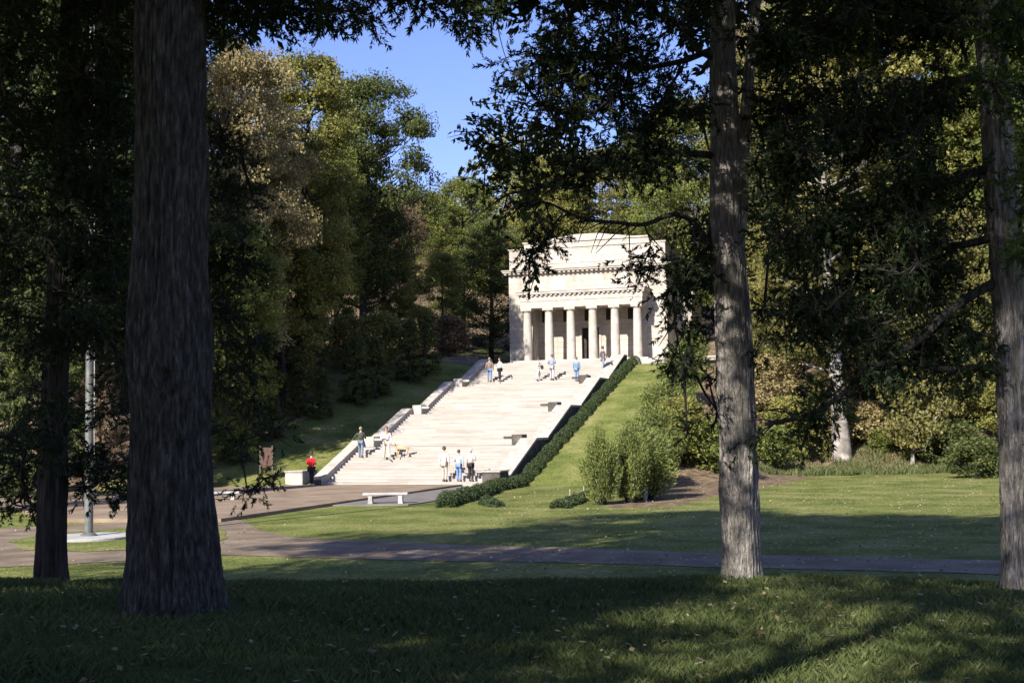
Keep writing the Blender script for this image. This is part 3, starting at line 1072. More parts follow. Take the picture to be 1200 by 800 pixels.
def willow_bush(H, Rr, seed):
    r = np.random.default_rng(seed)
    g = G(); lv = Leaves()
    for i in range(46):
        a = r.random() * 6.28; b = r.random() ** .7
        top = np.array([math.cos(a) * Rr * b, math.sin(a) * Rr * b, H * (1.0 - .45 * b * b) * (.72 + .3 * r.random())])
        base = np.array([math.cos(a) * .18 * Rr, math.sin(a) * .18 * Rr, -.15])
        mid_ = base * .4 + top * .6 + np.array([0, 0, H * .02]); mid_[:2] = base[:2] * .35 + top[:2] * .65
        g.tube([base, mid_, top], [.022, .014, .005], 5, False)
        n = 250
        k = r.random(n) ** .8
        pos = np.where(k[:, None] < .5, base + (mid_ - base) * (k[:, None] * 2), mid_ + (top - mid_) * (k[:, None] * 2 - 1))
        pos = pos + rand_dirs(n, r) * (.06 + .30 * np.sqrt(1 - k * .7))[:, None]
        keep = pos[:, 2] > .07 * H
        pos = pos[keep]; n = len(pos)
        D = norm(rand_dirs(n, r) * .8 + np.array([math.cos(a) * .5, math.sin(a) * .5, .7]))
        sz = .6 + .8 * r.random(n)
        lv.add(pos, D, .15 * sz, .035 * sz, .5 + r.normal() * .14 + r.normal(size=n) * .16)
    return g.mesh('stems', smooth=True), lv.mesh('foliage')


WB = [willow_bush(3.0, 1.05, 21), willow_bush(3.3, .95, 22), willow_bush(2.6, 1.0, 23)]
bushes = [(714, 590, 3.0, 'leftmost and lowest of the feathery young bushes'),
          (733, 588, 3.1, 'second feathery bush from the left, with bare stems at its foot'),
          (750, 577, 3.5, 'feathery bush with its dark shadow over bare soil'),
          (765, 562, 3.2, 'middle feathery bush in the row up the slope'),
          (772, 545, 3.0, 'feathery bush above the middle one in the row'),
          (783, 527, 3.6, 'tall feathery bush halfway up the slope'),
          (792, 507, 3.4, 'feathery bush in the upper half of the row'),
          (800, 486, 3.2, 'feathery bush near the top of the slope'),
          (806, 466, 3.0, 'feathery bush next to the topmost of the row'),
          (808, 448, 2.8, 'topmost feathery bush near the memorial terrace')]
for i, (px, py, h, lb) in enumerate(bushes):
    # along the upper edge of the embankment
    t = [-14.6, -13.4, -11.2, -7.5, -3.0, 2.5, 8.5, 15, 21.5, 27][i]
    s = [9.3, 10.2, 10.2, 9.2, 8.6, 8.2, 7.7, 7.1, 6.6, 6.2][i]
    q = P(s, t)
    e = empty('feathery_bush', (q.x, q.y, tz(q.x, q.y) - .03), i * 1.3)
    k = h / 2.9 * (1.12 if 3 < i < 8 else 1); e.scale = (k * (1.15 if i > 1 else .75), k * (1.15 if i > 1 else .75), k)
    tag(e, lb, 'bush', 'feathery young bushes in a row up the right slope')
    sm, fm = WB[i % 3]
    link('stems', sm, M['bark_dark'], e); link('foliage', fm, M['bush'], e)


# ------------------------------------------------------------------ the near cedars
def trunk_obj(name, tab, seg, parent, m, seed, flute=.06, rough=.035, nfl=5, knots=(), ridge=.17):
    """tab rows: (z, cx, cy, radius); fluted, stringy trunk; local coordinates of parent"""
    r = np.random.default_rng(seed)
    tab = np.array(tab, float)
    z0, z1 = tab[0, 0], tab[-1, 0]
    zs = np.arange(z0, z1 + .001, .045)
    cx = np.interp(zs, tab[:, 0], tab[:, 1]); cyy = np.interp(zs, tab[:, 0], tab[:, 2]); rr = np.interp(zs, tab[:, 0], tab[:, 3])
    rr = rr * (1 + .06 * np.exp(-np.clip(zs, 0, 9) / .16))
    ker = np.ones(7) / 7
    pad = lambda a: np.convolve(np.pad(a, 3, 'edge'), ker, 'valid')
    cx, cyy, rr = pad(cx), pad(cyy), pad(rr)
    A = np.linspace(0, 2 * math.pi, seg, endpoint=False)
    ZZ_, AA = np.meshgrid(zs, A, indexing='ij')
    ph = r.random(12) * 6.28
    basef = np.exp(-(ZZ_ - z0 - .3) / .7)
    f = np.zeros_like(ZZ_)
    for k in range(3):
        n = nfl + k * 3
        f += flute * (.6 ** k) * (1 + .8 * basef) * np.sin(n * AA + ph[k] + .25 * np.sin(ZZ_ * (.5 + k * .2) + ph[k + 3]) * (k + 1))
    f -= flute * 1.3 * np.exp(-((np.abs(np.sin((AA - 4.2 - .12 * np.sin(ZZ_ * .7)) / 2)) / .045) ** 2))
    for k, (n, am) in enumerate(((23, .30), (41, .28), (67, .2))):
        f += rough * am * np.sin(n * AA + ph[6 + k] + 1.3 * np.sin(ZZ_ * (1.2 + k * .8) + ph[9 + k]) + .9 * np.sin(3 * AA + ZZ_ * .9))
    f += rough * .5 * r.normal(size=f.shape) * .35
    f += .55 * flute * np.sin(2 * AA + ph[2] + ZZ_ * 1.1) * np.sin(ZZ_ * 1.9 + ph[4]) + .35 * flute * np.sin(AA + 5 * ZZ_ * .6 + ph[5])
    k1 = 7.0; k2 = 17.0
    ca = np.cos(A); sa = np.sin(A)
    rid = np.zeros_like(f)
    for i_, z_ in enumerate(zs):
        if z_ > 7.5: break
        zz_ = float(z_)
        rid[i_] = [(.22 - abs(noise.noise((ca[j] * k1, sa[j] * k1, zz_ * 1.3 + seed)))) * 1.0 + (.2 - abs(noise.noise((ca[j] * k2, sa[j] * k2, zz_ * 3.1 + seed)))) * .55 + .5 * noise.noise((ca[j] * 1.5, sa[j] * 1.5, zz_ * 1.6 + seed)) for j in range(seg)]
    f += rid * ridge
    for (kz, ka, kr, kd) in knots:
        dd = ((ZZ_ - kz) / kr) ** 2 + (((AA - ka + math.pi) % (2 * math.pi) - math.pi) / (kr / float(np.interp(kz, tab[:, 0], tab[:, 3])))) ** 2
        f += kd * (np.exp(-dd * .6) - 1.9 * np.exp(-dd * 4))
    f = f - f.mean(axis=1, keepdims=True) - .02
    Rr = rr[:, None] * (1 + f)
    X = cx[:, None] + Rr * np.cos(AA); Y = cyy[:, None] + Rr * np.sin(AA)
    vs = np.stack([X, Y, ZZ_], -1).reshape(-1, 3)
    n1, n2 = ZZ_.shape
    id_ = np.arange(n1 * n2).reshape(n1, n2)
    nxt = np.roll(id_, -1, axis=1)
    fs = np.stack([id_[:-1], nxt[:-1], nxt[1:], id_[1:]], -1).reshape(-1, 4)
    return link(name, mesh_np(name, vs, fs, True), m, parent)


def px_tab(rows, D, org, bow=None):
    """rows (y, xl, xr) in photograph pixels measured at distance D -> local trunk table, bottom first"""
    out = []
    for y, xl, xr in rows:
        a = at(xl, y, D); b = at(xr, y, D)
        out.append((a.z - org.z, (a.x + b.x) / 2 - org.x, 0.0, (b.x - a.x) / 2))
    out.sort()
    lo = out[0]
    out = [(lo[0] - .5, lo[1], 0, lo[3] * 1.12)] + out
    return out


def limb(g, tr, pts, r0, r1, seg=7, wob=.03):
    """smooth limb through world points, returned as a fine polyline local to the tree"""
    P_ = [Vector(p) - tr for p in pts]
    res = []
    for i in range(len(P_) - 1):
        p0 = P_[max(i - 1, 0)]; p1 = P_[i]; p2 = P_[i + 1]; p3 = P_[min(i + 2, len(P_) - 1)]
        for k in range(6):
            u = k / 6
            res.append(.5 * ((2 * p1) + (-p0 + p2) * u + (2 * p0 - 5 * p1 + 4 * p2 - p3) * u * u + (-p0 + 3 * p1 - 3 * p2 + p3) * u ** 3))
    res.append(P_[-1])
    n = len(res)
    res = [p + noise.noise_vector(p * 2.3) * wob for p in res]
    g.tube(res, [r0 + (r1 - r0) * (i / (n - 1)) ** .8 for i in range(n)], seg)
    return res


def twigs(g, lv, line, n, ln, style='cedar', r0=.012, leafy=1.0, droop=-.2, ttint=.4, start=.15):
    """side twigs along a limb, each with foliage"""
    m_ = len(line)
    for i in range(n):
        f = start + (1 - start) * random.random()
        p = line[min(m_ - 1, int(f * (m_ - 1)))]
        tan = (line[min(m_ - 1, int(f * (m_ - 1)) + 1)] - line[max(0, int(f * (m_ - 1)) - 1)]).normalized()
        d = Vector(rand_dirs(1)[0]) * .9 + tan * .7 + Vector((0, 0, droop)); d.normalize()
        L_ = ln * (.4 + .9 * random.random())
        q1 = p + d * L_ * .5 + Vector(rand_dirs(1)[0]) * L_ * .1
        q2 = p + d * L_ + Vector((0, 0, droop * L_ * .5)) + Vector(rand_dirs(1)[0]) * L_ * .1
        g.tube([p, q1, q2], [r0, r0 * .6, r0 * .3], 4, False)
        if random.random() > leafy: continue
        if style == 'cedar':
            for q in (q1, (q1 + q2) / 2, q2):
                spray_blob(lv, q, .13, 5, tint=ttint, droop=droop)
        else:
            kk = 16
            u_ = rng.random((kk, 1))
            C = np.array(q1) + (np.array(q2) - np.array(q1)) * u_ + rand_dirs(kk) * .07
            lv.add(C, norm(rand_dirs(kk) + np.array(d) * .6 + np.array([0, 0, -.5])), .085, .045, ttint + rng.normal(size=kk) * .15)


def blobs(g, lv, tr, anchor, L_, dens=.8, ln=.055, wd=.014, droop=-.25, tint=.42):
    """L_: (px, py, depth, radius m, n)"""
    anchor = list(anchor)
    C_ = [(at(px, py, d) - tr, rr, n) for px, py, d, rr, n in L_]
    C_.sort(key=lambda q: min((p - q[0]).length for p in anchor))
    for c, rr, n in C_:
        spray_blob(lv, c, (rr, rr, rr * .7), int(n * dens), ln, wd, tint=tint, droop=droop)
        # the twig skeleton that carries the mass
        base = min(anchor, key=lambda p: (p - c).length)
        mid_ = (base + c) / 2 + Vector((0, 0, -.05))
        anchor.append(c)
        g.tube([base, mid_, c], [.020, .014, .009], 5, False)
        for k in range(7):
            q = c + Vector(rand_dirs(1)[0]) * rr * .9
            g.tube([c, (c + q) / 2 + Vector(rand_dirs(1)[0]) * .04, q], [.010, .007, .003], 4, False)


def upper_crown(g, lv, tr, zlo, zhi, rad, n, cx=0.0, cy=0.0, per=55, keep=None, taper=.75):
    """the part of the crown above: boughs with foliage, real shade for the lawn"""
    for i in range(n):
        f = random.random()
        z = zlo + (zhi - zlo) * f
        rr = rad * (1 - taper * f) * (.25 + .75 * random.random() ** .6)
        a = random.random() * 6.28
        c = Vector((cx + math.cos(a) * rr, cy + math.sin(a) * rr, z))
        if keep is not None and not keep(c + tr): continue
        spray_blob(lv, c, (.75, .75, .5), per, .17, .06, per=10, tint=.4, spl=.4)
        base = Vector((cx, cy, z - rr * .15))
        g.tube([base, (base + c) / 2 + Vector((0, 0, .1)), c], [.05, .035, .012], 5, False)


def tree_root(name, px, py, D, label):
    p = at(px, py, D)
    z = tz(p.x, D)
    e = empty(name, (p.x, D, z))
    tag(e, label, 'tree', 'old cedars on the near lawn')
    return e, Vector((p.x, D, z))


# tree A : the huge dark trunk
eA, oA = tree_root('cedar_tree', 205, 712, 11.0, 'huge dark furrowed cedar trunk with a knot, front left on the lawn')
rowsA = [(712, 143, 268), (690, 148, 262), (660, 150, 258), (620, 152, 253), (560, 153, 248), (500, 153, 247), (470, 151, 250), (440, 147, 253),
         (400, 147, 253), (370, 150, 250), (340, 152, 247), (300, 155, 245), (200, 157, 242), (150, 158, 243), (100, 158, 239), (0, 159, 238), (-200, 162, 238), (-500, 170, 236), (-1100, 190, 220)]
tA = px_tab(rowsA, 11.0, oA)
tA = [(min(a, 14) if i else a, b, c, r_ * .93) for i, (a, b, c, r_) in enumerate(tA)]
trunk_obj('trunk', tA, 230, eA, M['bark'], 3, .042, .03, 4, knots=((2.02, 4.85, .10, .24), (2.0, 3.35, .12, .05), (1.75, 6.1, .16, .06), (1.5, 3.2, .1, .05)))
g = G(); lv = Leaves()
anchA = [Vector((0, 0, z)) for z in np.arange(4.6, 9, .4)]
# hanging boughs at the top right of the trunk
l1 = limb(g, oA, [at(232, -60, 11), at(290, -45, 10.8), at(370, -30, 10.6), at(450, -20, 10.5)], .06, .02)
l2 = limb(g, oA, [at(235, -30, 11), at(280, -12, 11.6), at(330, 5, 12), at(385, 12, 12.2), at(430, 14, 12.3)], .035, .01)
l3 = limb(g, oA, [at(450, -20, 10.5), at(490, -8, 10.5), at(525, 8, 10.4), at(552, 18, 10.4)], .016, .005)
twigs(g, lv, l1, 16, .26, leafy=1, droop=-.3); twigs(g, lv, l2, 18, .22, leafy=1, droop=-.2); twigs(g, lv, l3, 9, .16, leafy=1, droop=-.2)
blobs(g, lv, oA, l1 + l2, [(262, 10, 11.2, .30, 60), (300, 0, 11.4, .32, 70), (330, 18, 11.8, .30, 60), (365, 2, 11.8, .24, 36), (395, 10, 11.6, .24, 40),
                           (420, -12, 11, .2, 22), (280, 25, 12, .2, 25), (262, 45, 11.6, .12, 10), (385, 32, 12, .12, 12)])
upper_crown(g, lv, oA, 7.5, 19, 6.0, 330, taper=.35, per=60)
sub = g.build('branches', M['bark_dark'], eA)
link('crown', lv.mesh('crown'), M['cedar'], eA)

# tree B : small dark trunk on the left
eB, oB = tree_root('cedar_tree', 60, 684, 14.3, 'smaller dark cedar trunk with low hanging foliage, left of the huge trunk')
rowsB = [(684, 41, 78), (660, 43, 77), (600, 44, 77), (500, 48, 78), (400, 52, 80), (250, 60, 84), (100, 68, 90), (0, 74, 92), (-300, 82, 98), (-700, 92, 104)]
trunk_obj('trunk', px_tab(rowsB, 14.3, oB), 90, eB, M['bark_dark'], 5, .07, .05, 3)
g = G(); lv = Leaves()
ancB = [Vector((.1, 0, z)) for z in np.arange(1.2, 8, .25)]
bl = []
rB = random.Random(5)
for i in range(60):
    bl.append((rB.uniform(82, 132), rB.uniform(-20, 400), 14.3 + rB.uniform(-1, 1), rB.uniform(.22, .34), rB.randint(30, 52)))
for i in range(112):
    px = rB.uniform(-40, 158); py = rB.uniform(-30, 545)
    if py > 430 and rB.random() < .35: continue
    bl.append((px, py, 14.3 + rB.uniform(-1.5, 1.8), rB.uniform(.22, .38), rB.randint(26, 52)))
for px, py in ((12, 560), (30, 575), (15, 590), (38, 592), (60, 548), (95, 545), (120, 560), (135, 572), (150, 580), (100, 570), (130, 545), (-10, 570), (160, 560), (25, 545), (148, 540),
               (265, 500), (282, 520), (300, 540), (262, 540), (275, 560), (290, 575), (320, 505), (310, 560), (255, 575), (268, 590),
               (262, 400), (280, 430), (258, 450), (290, 470), (265, 350), (300, 400), (255, 300), (275, 260)):
    dd = 14.5 if px < 200 else 17.0
    bl.append((px, py, dd, rB.uniform(.15, .28), rB.randint(14, 26)))
blobs(g, lv, oB, ancB, [b for b in bl if b[0] < 200], tint=.36)
upper_crown(g, lv, oB, 7.6, 19, 4.2, 210, taper=.4)
g.build('branches', M['bark_dark'], eB)
link('crown', lv.mesh('crown'), M['cedar'], eB)

# tree E : slim cedar just behind the huge trunk
pE = at(232, 640, 17.5)
eE = empty('cedar_tree', (pE.x, 17.5, tz(pE.x, 17.5))); oE = Vector(eE.location)
tag(eE, 'slim cedar hidden behind the huge trunk, low boughs showing over the bench', 'tree', 'old cedars on the near lawn')
trunk_obj('trunk', [(-.4, 0, 0, .17), (0, 0, 0, .15), (4, 0, 0, .11), (10, .1, 0, .03)], 60, eE, M['bark'], 9, .06, .04, 4)
g = G(); lv = Leaves()
bl = [b for b in bl if b[0] < 200 or b[1] < 530 or rB.random() < .35]
blE = [(b[0], b[1], b[2] + rB.uniform(-.5, .5), b[3] * 1.35, int(b[4] * 1.6)) for b in bl if b[0] > 200]
for i in range(26):
    blE.append((rB.uniform(235, 300), rB.uniform(150, 470), 17.3, rB.uniform(.25, .4), rB.randint(25, 45)))
blobs(g, lv, oE, [Vector((0, 0, z)) for z in np.arange(1.0, 8, .25)], blE, tint=.45)
g.build('branches', M['bark_dark'], eE)
link('crown', lv.mesh('crown'), M['cedar'], eE)

# tree C : forked trunk
eC, oC = tree_root('cedar_tree', 868, 683, 14.0, 'straight forked cedar with sun patches on its bark, right of the memorial')
rowsC = [(684, 846, 894), (660, 846, 891), (600, 845, 889), (500, 843, 886), (430, 840, 883), (400, 838, 880), (350, 838, 877), (300, 834, 872), (180, 832, 868), (100, 832, 863), (0, 833, 861), (-200, 836, 858), (-600, 845, 858)]
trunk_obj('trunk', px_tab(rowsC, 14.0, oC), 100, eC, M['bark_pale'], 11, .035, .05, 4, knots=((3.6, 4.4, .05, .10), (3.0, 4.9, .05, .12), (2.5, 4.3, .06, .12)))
g = G()
limb(g, oC, [at(862, 290, 14.0), at(868, 240, 14.0), at(870, 180, 13.95), at(877, 100, 13.9), at(886, 0, 13.9), at(895, -150, 13.9), at(905, -420, 14)], .10, .04, 16, .01)
g.build('second_stem', M['bark_pale'], eC, smooth=True)
g = G(); lv = Leaves(); lw2 = Leaves()
A_ = []
la = limb(g, oC, [at(836, 182, 14), at(795, 178, 13.6), at(757, 176, 13.2), at(722, 186, 12.9), at(690, 186, 12.7), at(655, 210, 12.5), at(625, 222, 12.4), at(590, 228, 12.3)], .045, .010)
lb_ = limb(g, oC, [at(838, 300, 14), at(815, 262, 13.8), at(790, 250, 13.6), at(755, 262, 13.4), at(712, 260, 13.2), at(675, 252, 13.1), at(640, 238, 13.0), at(612, 246, 12.9)], .040, .008)
lc = limb(g, oC, [at(838, 72, 14), at(818, 60, 13.8), at(808, 38, 13.7), at(812, 5, 13.7), at(815, -40, 13.7)], .035, .02)
ld = limb(g, oC, [at(834, 60, 14), at(790, 75, 13.7), at(740, 80, 13.4), at(690, 60, 13.1), at(640, 70, 12.9), at(600, 90, 12.8)], .04, .008)
le = limb(g, oC, [at(800, 80, 13.8), at(780, 110, 13.6), at(762, 140, 13.5), at(735, 165, 13.4)], .018, .006)
lf = limb(g, oC, [at(690, 150, 12.9), at(650, 155, 12.8), at(610, 165, 12.7), at(570, 175, 12.6)], .016, .005)
lh = limb(g, oC, [at(870, 105, 14), at(895, 118, 13.8), at(925, 130, 13.7), at(965, 146, 13.5)], .03, .02)
li = limb(g, oC, [at(872, 125, 14), at(890, 150, 13.9), at(893, 180, 13.9), at(891, 250, 13.9)], .022, .012)
lj = limb(g, oC, [at(838, 250, 14), at(825, 290, 13.9), at(805, 320, 13.7), at(790, 350, 13.6), at(800, 420, 13.6)], .03, .008)
lk = limb(g, oC, [at(755, 262, 13.4), at(762, 285, 13.4), at(752, 310, 13.3), at(745, 330, 13.3)], .010, .003)
ll = limb(g, oC, [at(660, 250, 13.1), at(648, 270, 13.0), at(632, 290, 13.0), at(622, 300, 13.0)], .010, .003)
lm = limb(g, oC, [at(590, -20, 12.8), at(582, 20, 12.8), at(590, 55, 12.8), at(602, 85, 12.8)], .008, .003)
ln_ = limb(g, oC, [at(842, -60, 14), at(780, -50, 13.6), at(720, -35, 13.2), at(680, -20, 12.9), at(640, 0, 12.8)], .05, .01)
twigs(g, lv, la, 24, .36, leafy=.5, droop=-.1); twigs(g, lv, lb_, 26, .36, leafy=.0, droop=-.5)
twigs(g, lv, ld, 30, .36, leafy=.7, droop=-.2); twigs(g, lv, le, 16, .3, leafy=.8); twigs(g, lv, lj, 18, .3, leafy=.7, droop=-.4)
twigs(g, lv, li, 8, .2, leafy=.2); twigs(g, lv, lh, 14, .3, leafy=.7); twigs(g, lv, lk, 8, .2, leafy=.3); twigs(g, lv, ll, 8, .2, leafy=.3)
for L1, nt_ in ((lf, 40), (la[12:], 22), (ll, 3)):
    twigs(g, lw2, L1, nt_, .45, style='leaf', leafy=.85, droop=-.1, ttint=.35)
rC = random.Random(9)
bl = []
def fill(n, x0, x1, y0, y1, d0, d1, r0, r1, n0, n1, test=None):
    for i in range(n):
        px = rC.uniform(x0, x1); py = rC.uniform(y0, y1)
        if test and not test(px, py): continue
        if 855 < px < 915 and py < 170: continue
        if 818 < px < 905 and py > 40: bl.append((px, py, rC.uniform(14.5, 15.2), rC.uniform(r0, r1), rC.randint(n0, n1))); continue
        if 1125 < px < 1205 and py > 110: continue
        bl.append((px, py, rC.uniform(d0, d1), rC.uniform(r0, r1), rC.randint(n0, n1)))
fill(24, 655, 850, -50, 60, 12.4, 14.4, .2, .36, 26, 50, lambda x, y: x > 610 + max(0, y) * .35)
fill(15, 630, 780, 50, 125, 12.6, 13.6, .16, .30, 20, 38)
fill(14, 720, 840, 120, 215, 12.8, 14, .15, .28, 16, 32)
fill(5, 640, 720, 110, 170, 12.4, 13, .12, .2, 10, 16)
fill(6, 790, 850, 230, 330, 13.2, 14.2, .14, .26, 14, 28)
fill(9, 800, 852, 320, 470, 13.2, 14.4, .14, .25, 12, 26)
fill(3, 805, 845, 470, 530, 13.4, 14.2, .08, .18, 6, 14)
fill(10, 880, 960, -30, 60, 13, 14, .2, .3, 20, 40)
blobs(g, lv, oC, la + lb_ + lc + ld + lj + ln_ + lh, bl, tint=.36)
# leafy edge of small leaves against the sky
for i in range(66):
    px = rC.uniform(540, 690); py = rC.uniform(80, 225)
    if px < 540 + abs(py - 165) * .7: continue
    c = at(px, py, rC.uniform(12.2, 13)) - oC
    kk = 22
    ax_ = rand_dirs(1)[0] * np.array([1, 1, .5]); ax_ /= np.linalg.norm(ax_)
    u_ = (rng.random((kk, 1)) - .5) * .42
    lw2.add(np.array(c) + ax_ * u_ + rand_dirs(kk) * .05, norm(ax_ * .6 + rand_dirs(kk) * .8), .075, .032, .35 + rng.normal(size=kk) * .15)
    g.tube([c - Vector(ax_) * .22, c + Vector((0, 0, .01)), c + Vector(ax_) * .22], [.006, .004, .002], 4, False)
upper_crown(g, lv, oC, 7.0, 18, 4.6, 200, taper=.4)
g.build('branches', M['bark_dark'], eC, smooth=True)
link('crown', lv.mesh('crown'), M['cedar'], eC)
link('leafy_twigs', lw2.mesh('leafy_twigs'), M['dark'], eC)

# tree D : leaning trunk at right edge
eD, oD = tree_root('cedar_tree', 1192, 690, 13.0, 'leaning cedar trunk at the right picture edge with bright sunlit foliage')
rowsD = [(692, 1172, 1224), (640, 1173, 1220), (600, 1172, 1217), (500, 1170, 1212), (400, 1166, 1208), (300, 1160, 1199), (200, 1153, 1190), (100, 1147, 1182), (0, 1140, 1172), (-200, 1125, 1155), (-600, 1100, 1118)]
tD = px_tab(rowsD, 13.0, oD)
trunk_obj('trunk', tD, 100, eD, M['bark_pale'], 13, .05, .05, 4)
g = G(); lv = Leaves(); ls = Leaves()
d1 = limb(g, oD, [at(1168, 330, 13), at(1130, 350, 12.8), at(1090, 385, 12.6), at(1050, 415, 12.5), at(1010, 440, 12.4), at(975, 470, 12.3), at(940, 490, 12.3), at(896, 496, 12.3)], .055, .02)
d2 = limb(g, oD, [at(1172, 432, 13), at(1140, 430, 12.8), at(1095, 432, 12.7), at(1060, 420, 12.6), at(1040, 405, 12.6)], .045, .012)
d3 = limb(g, oD, [at(1170, 395, 13), at(1150, 390, 13), at(1125, 385, 13), at(1090, 388, 12.9)], .03, .01)
d4 = limb(g, oD, [at(1155, 200, 13), at(1110, 215, 12.8), at(1050, 235, 12.6), at(980, 250, 12.5), at(920, 270, 12.4)], .05, .012)
d5 = limb(g, oD, [at(1148, 90, 13), at(1100, 100, 12.8), at(1040, 130, 12.6), at(970, 160, 12.5), at(915, 190, 12.4)], .05, .012)
d6 = limb(g, oD, [at(1160, 280, 13), at(1110, 290, 13.2), at(1050, 310, 13.4), at(980, 340, 13.6), at(910, 370, 13.8)], .05, .012)
d7 = limb(g, oD, [at(1140, 0, 13), at(1125, 40, 12.9), at(1132, 70, 12.9)], .03, .02)
d8 = limb(g, oD, [at(1150, -20, 13), at(1090, -10, 12.8), at(1020, 5, 12.6), at(950, 30, 12.5), at(905, 55, 12.5)], .045, .012)
d9 = limb(g, oD, [at(1200, 330, 13), at(1196, 270, 12.6), at(1200, 200, 12.4)], .03, .01)
for L1 in (d4, d5, d6, d8): twigs(g, lv, L1, 46, .42, leafy=.9, droop=-.25)
twigs(g, lv, d1, 44, .3, leafy=.4, droop=-.35, start=.05); twigs(g, lv, d2, 20, .25, leafy=.4); twigs(g, lv, d3, 12, .2, leafy=.5)
bl = []
fill(56, 890, 1150, 150, 390, 12, 13.6, .18, .36, 22, 46, lambda x, y: rC.random() < 1 - abs(y - 260) / 260)
fill(26, 900, 1120, 40, 160, 12.2, 13.6, .15, .3, 16, 34)
fill(20, 960, 1150, -40, 50, 12.2, 13.6, .2, .32, 22, 40)
fill(18, 895, 1070, 330, 450, 12.2, 12.9, .16, .28, 18, 36, lambda x, y: y < 520 - (x - 880) * .55)
fill(10, 1060, 1160, 330, 440, 12.6, 13.2, .12, .22, 12, 20)
blobs(g, lv, oD, d1 + d2 + d4 + d5 + d6 + d8, bl, tint=.4)
bl = []
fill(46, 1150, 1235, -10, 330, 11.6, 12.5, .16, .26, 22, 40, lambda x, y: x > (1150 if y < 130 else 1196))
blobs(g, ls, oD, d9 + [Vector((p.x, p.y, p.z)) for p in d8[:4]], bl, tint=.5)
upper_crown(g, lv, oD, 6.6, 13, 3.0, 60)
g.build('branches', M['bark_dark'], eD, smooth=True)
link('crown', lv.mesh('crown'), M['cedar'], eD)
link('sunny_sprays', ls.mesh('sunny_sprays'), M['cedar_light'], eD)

# cedars standing behind the photographer, whose shade lies over the near lawn
BV = 'trees behind the viewpoint'
for i, (x, y, h, wd_) in enumerate(((-8.2, 2.6, 13, 1.0), (-10.5, -4.5, 17, 1.0))):
    tree('c0', 'cedar', x, y, h, 'tall dense cedar shading the near lawn from behind the viewer', group=BV, wide=wd_, bark='bark')
for i, (kd, x, y, h, wd_) in enumerate((('d0', -13.5, 10.5, 23, 1.15), ('d1', -9.5, 4.0, 20, .95), ('thin', -3.5, -6, 22, 1.1), ('thin', .5, -5.5, 17, 1.0), ('thin', 5.5, -6.5, 16, 1.0), ('thin', -5.0, -2.4, 15, .9))):
    tree(kd, 'oak', x, y, h, 'tall broad leafed tree shading the lawn from outside the view', group='broadleaf trees beside the viewpoint', wide=wd_)

# ------------------------------------------------------------------ grass and fallen leaves
def grass():
    r = np.random.default_rng(3)
    bands = [(6.0, 9.5, 120000, .065, .0045), (9.5, 15.5, 130000, .075, .007), (15.5, 21, 26000, .085, .014)]
    vs = []; T = []
    for y0, y1, n, h, wd_ in bands:
        Y = r.uniform(y0, y1, n); X = r.uniform(-1, 1, n) * (Y * .44 + 1.0)
        cl = .5 + .5 * vn(X, Y, 1.7, 4)
        keep = r.random(n) < .45 + .55 * cl
        X, Y, cl = X[keep], Y[keep], cl[keep]; n = len(X)
        Z = terrain(X, Y)
        a = r.random(n) * 6.28
        hh = h * (.35 + .9 * r.random(n)) * (.65 + .6 * cl)
        bend = r.random(n) * .9; b2 = r.random(n) * 6.28
        b = np.stack([X, Y, Z - .01], -1)
        sd = np.stack([np.cos(a), np.sin(a), 0 * a], -1) * wd_ * (.7 + .6 * r.random((n, 1)))
        tip = b + np.stack([np.cos(b2) * bend * hh, np.sin(b2) * bend * hh, hh], -1)
        mid_ = b + np.stack([np.cos(b2) * bend * hh * .3, np.sin(b2) * bend * hh * .3, hh * .6], -1)
        vs.append(np.stack([b - sd / 2, b + sd / 2, mid_ + sd * .35, tip], 1))
        T.append(.38 + .25 * vn(X, Y, .5, 1) + r.normal(size=n) * .18)
    vs = np.concatenate(vs).reshape(-1, 3)
    return mesh_np('grass', vs, np.arange(len(vs)).reshape(-1, 4), False, {'tint': ('FACE', np.clip(np.concatenate(T), 0, 1))})


tag(link('grass', grass(), M['blade']), 'short green grass of the near lawn', 'grass', kind='stuff')


def fallen():
    r = np.random.default_rng(8)
    A = []
    n = 800; Y = r.uniform(7, 16, n); X = r.uniform(-1, 1, n) * (Y * .44 + .5); A.append((X, Y, .03, .055))
    n = 9000; Y = r.uniform(24, 76, n); X = r.uniform(-.02, .43, n) * Y; A.append((X, Y, .012, .075))
    n = 2600; Y = r.uniform(22, 62, n); X = r.uniform(-.42, 0, n) * Y; A.append((X, Y, .012, .06))
    n = 5000; Y = r.uniform(74, 95, n); X = r.uniform(.15, .43, n) * Y; A.append((X, Y, .03, .12))
    vs = []; T = []
    for X, Y, up, sz in A:
        s, t = ST(X, Y)
        ok = ~((s > -17) & (s < 3.2) & (t > -25)) | (r.random(len(X)) < .0)
        X, Y = X[ok], Y[ok]; n = len(X)
        Z = terrain(X, Y) + up + (.05 if up == .012 else 0) * 0 + .02
        if up == .012: Z = Z + .02
        a = r.random(n) * 6.28; tl = r.normal(size=n) * .3
        k = sz * (.5 + .8 * r.random(n))
        c = np.stack([X, Y, Z], -1)
        dx = np.stack([np.cos(a) * k, np.sin(a) * k, tl * k], -1) * .5
        dy = np.stack([-np.sin(a) * k, np.cos(a) * k, -tl * k * .6], -1) * .38
        vs.append(np.stack([c - dx, c + dy * .9, c + dx, c - dy], 1)); T.append(r.random(n))
    vs = np.concatenate(vs).reshape(-1, 3)
    return mesh_np('fallen_leaves', vs, np.arange(len(vs)).reshape(-1, 4), False, {'tint': ('FACE', np.concatenate(T))})


tag(link('fallen_leaves', fallen(), M['fallen']), 'dry fallen leaves scattered over the lawns', 'leaves', kind='stuff')


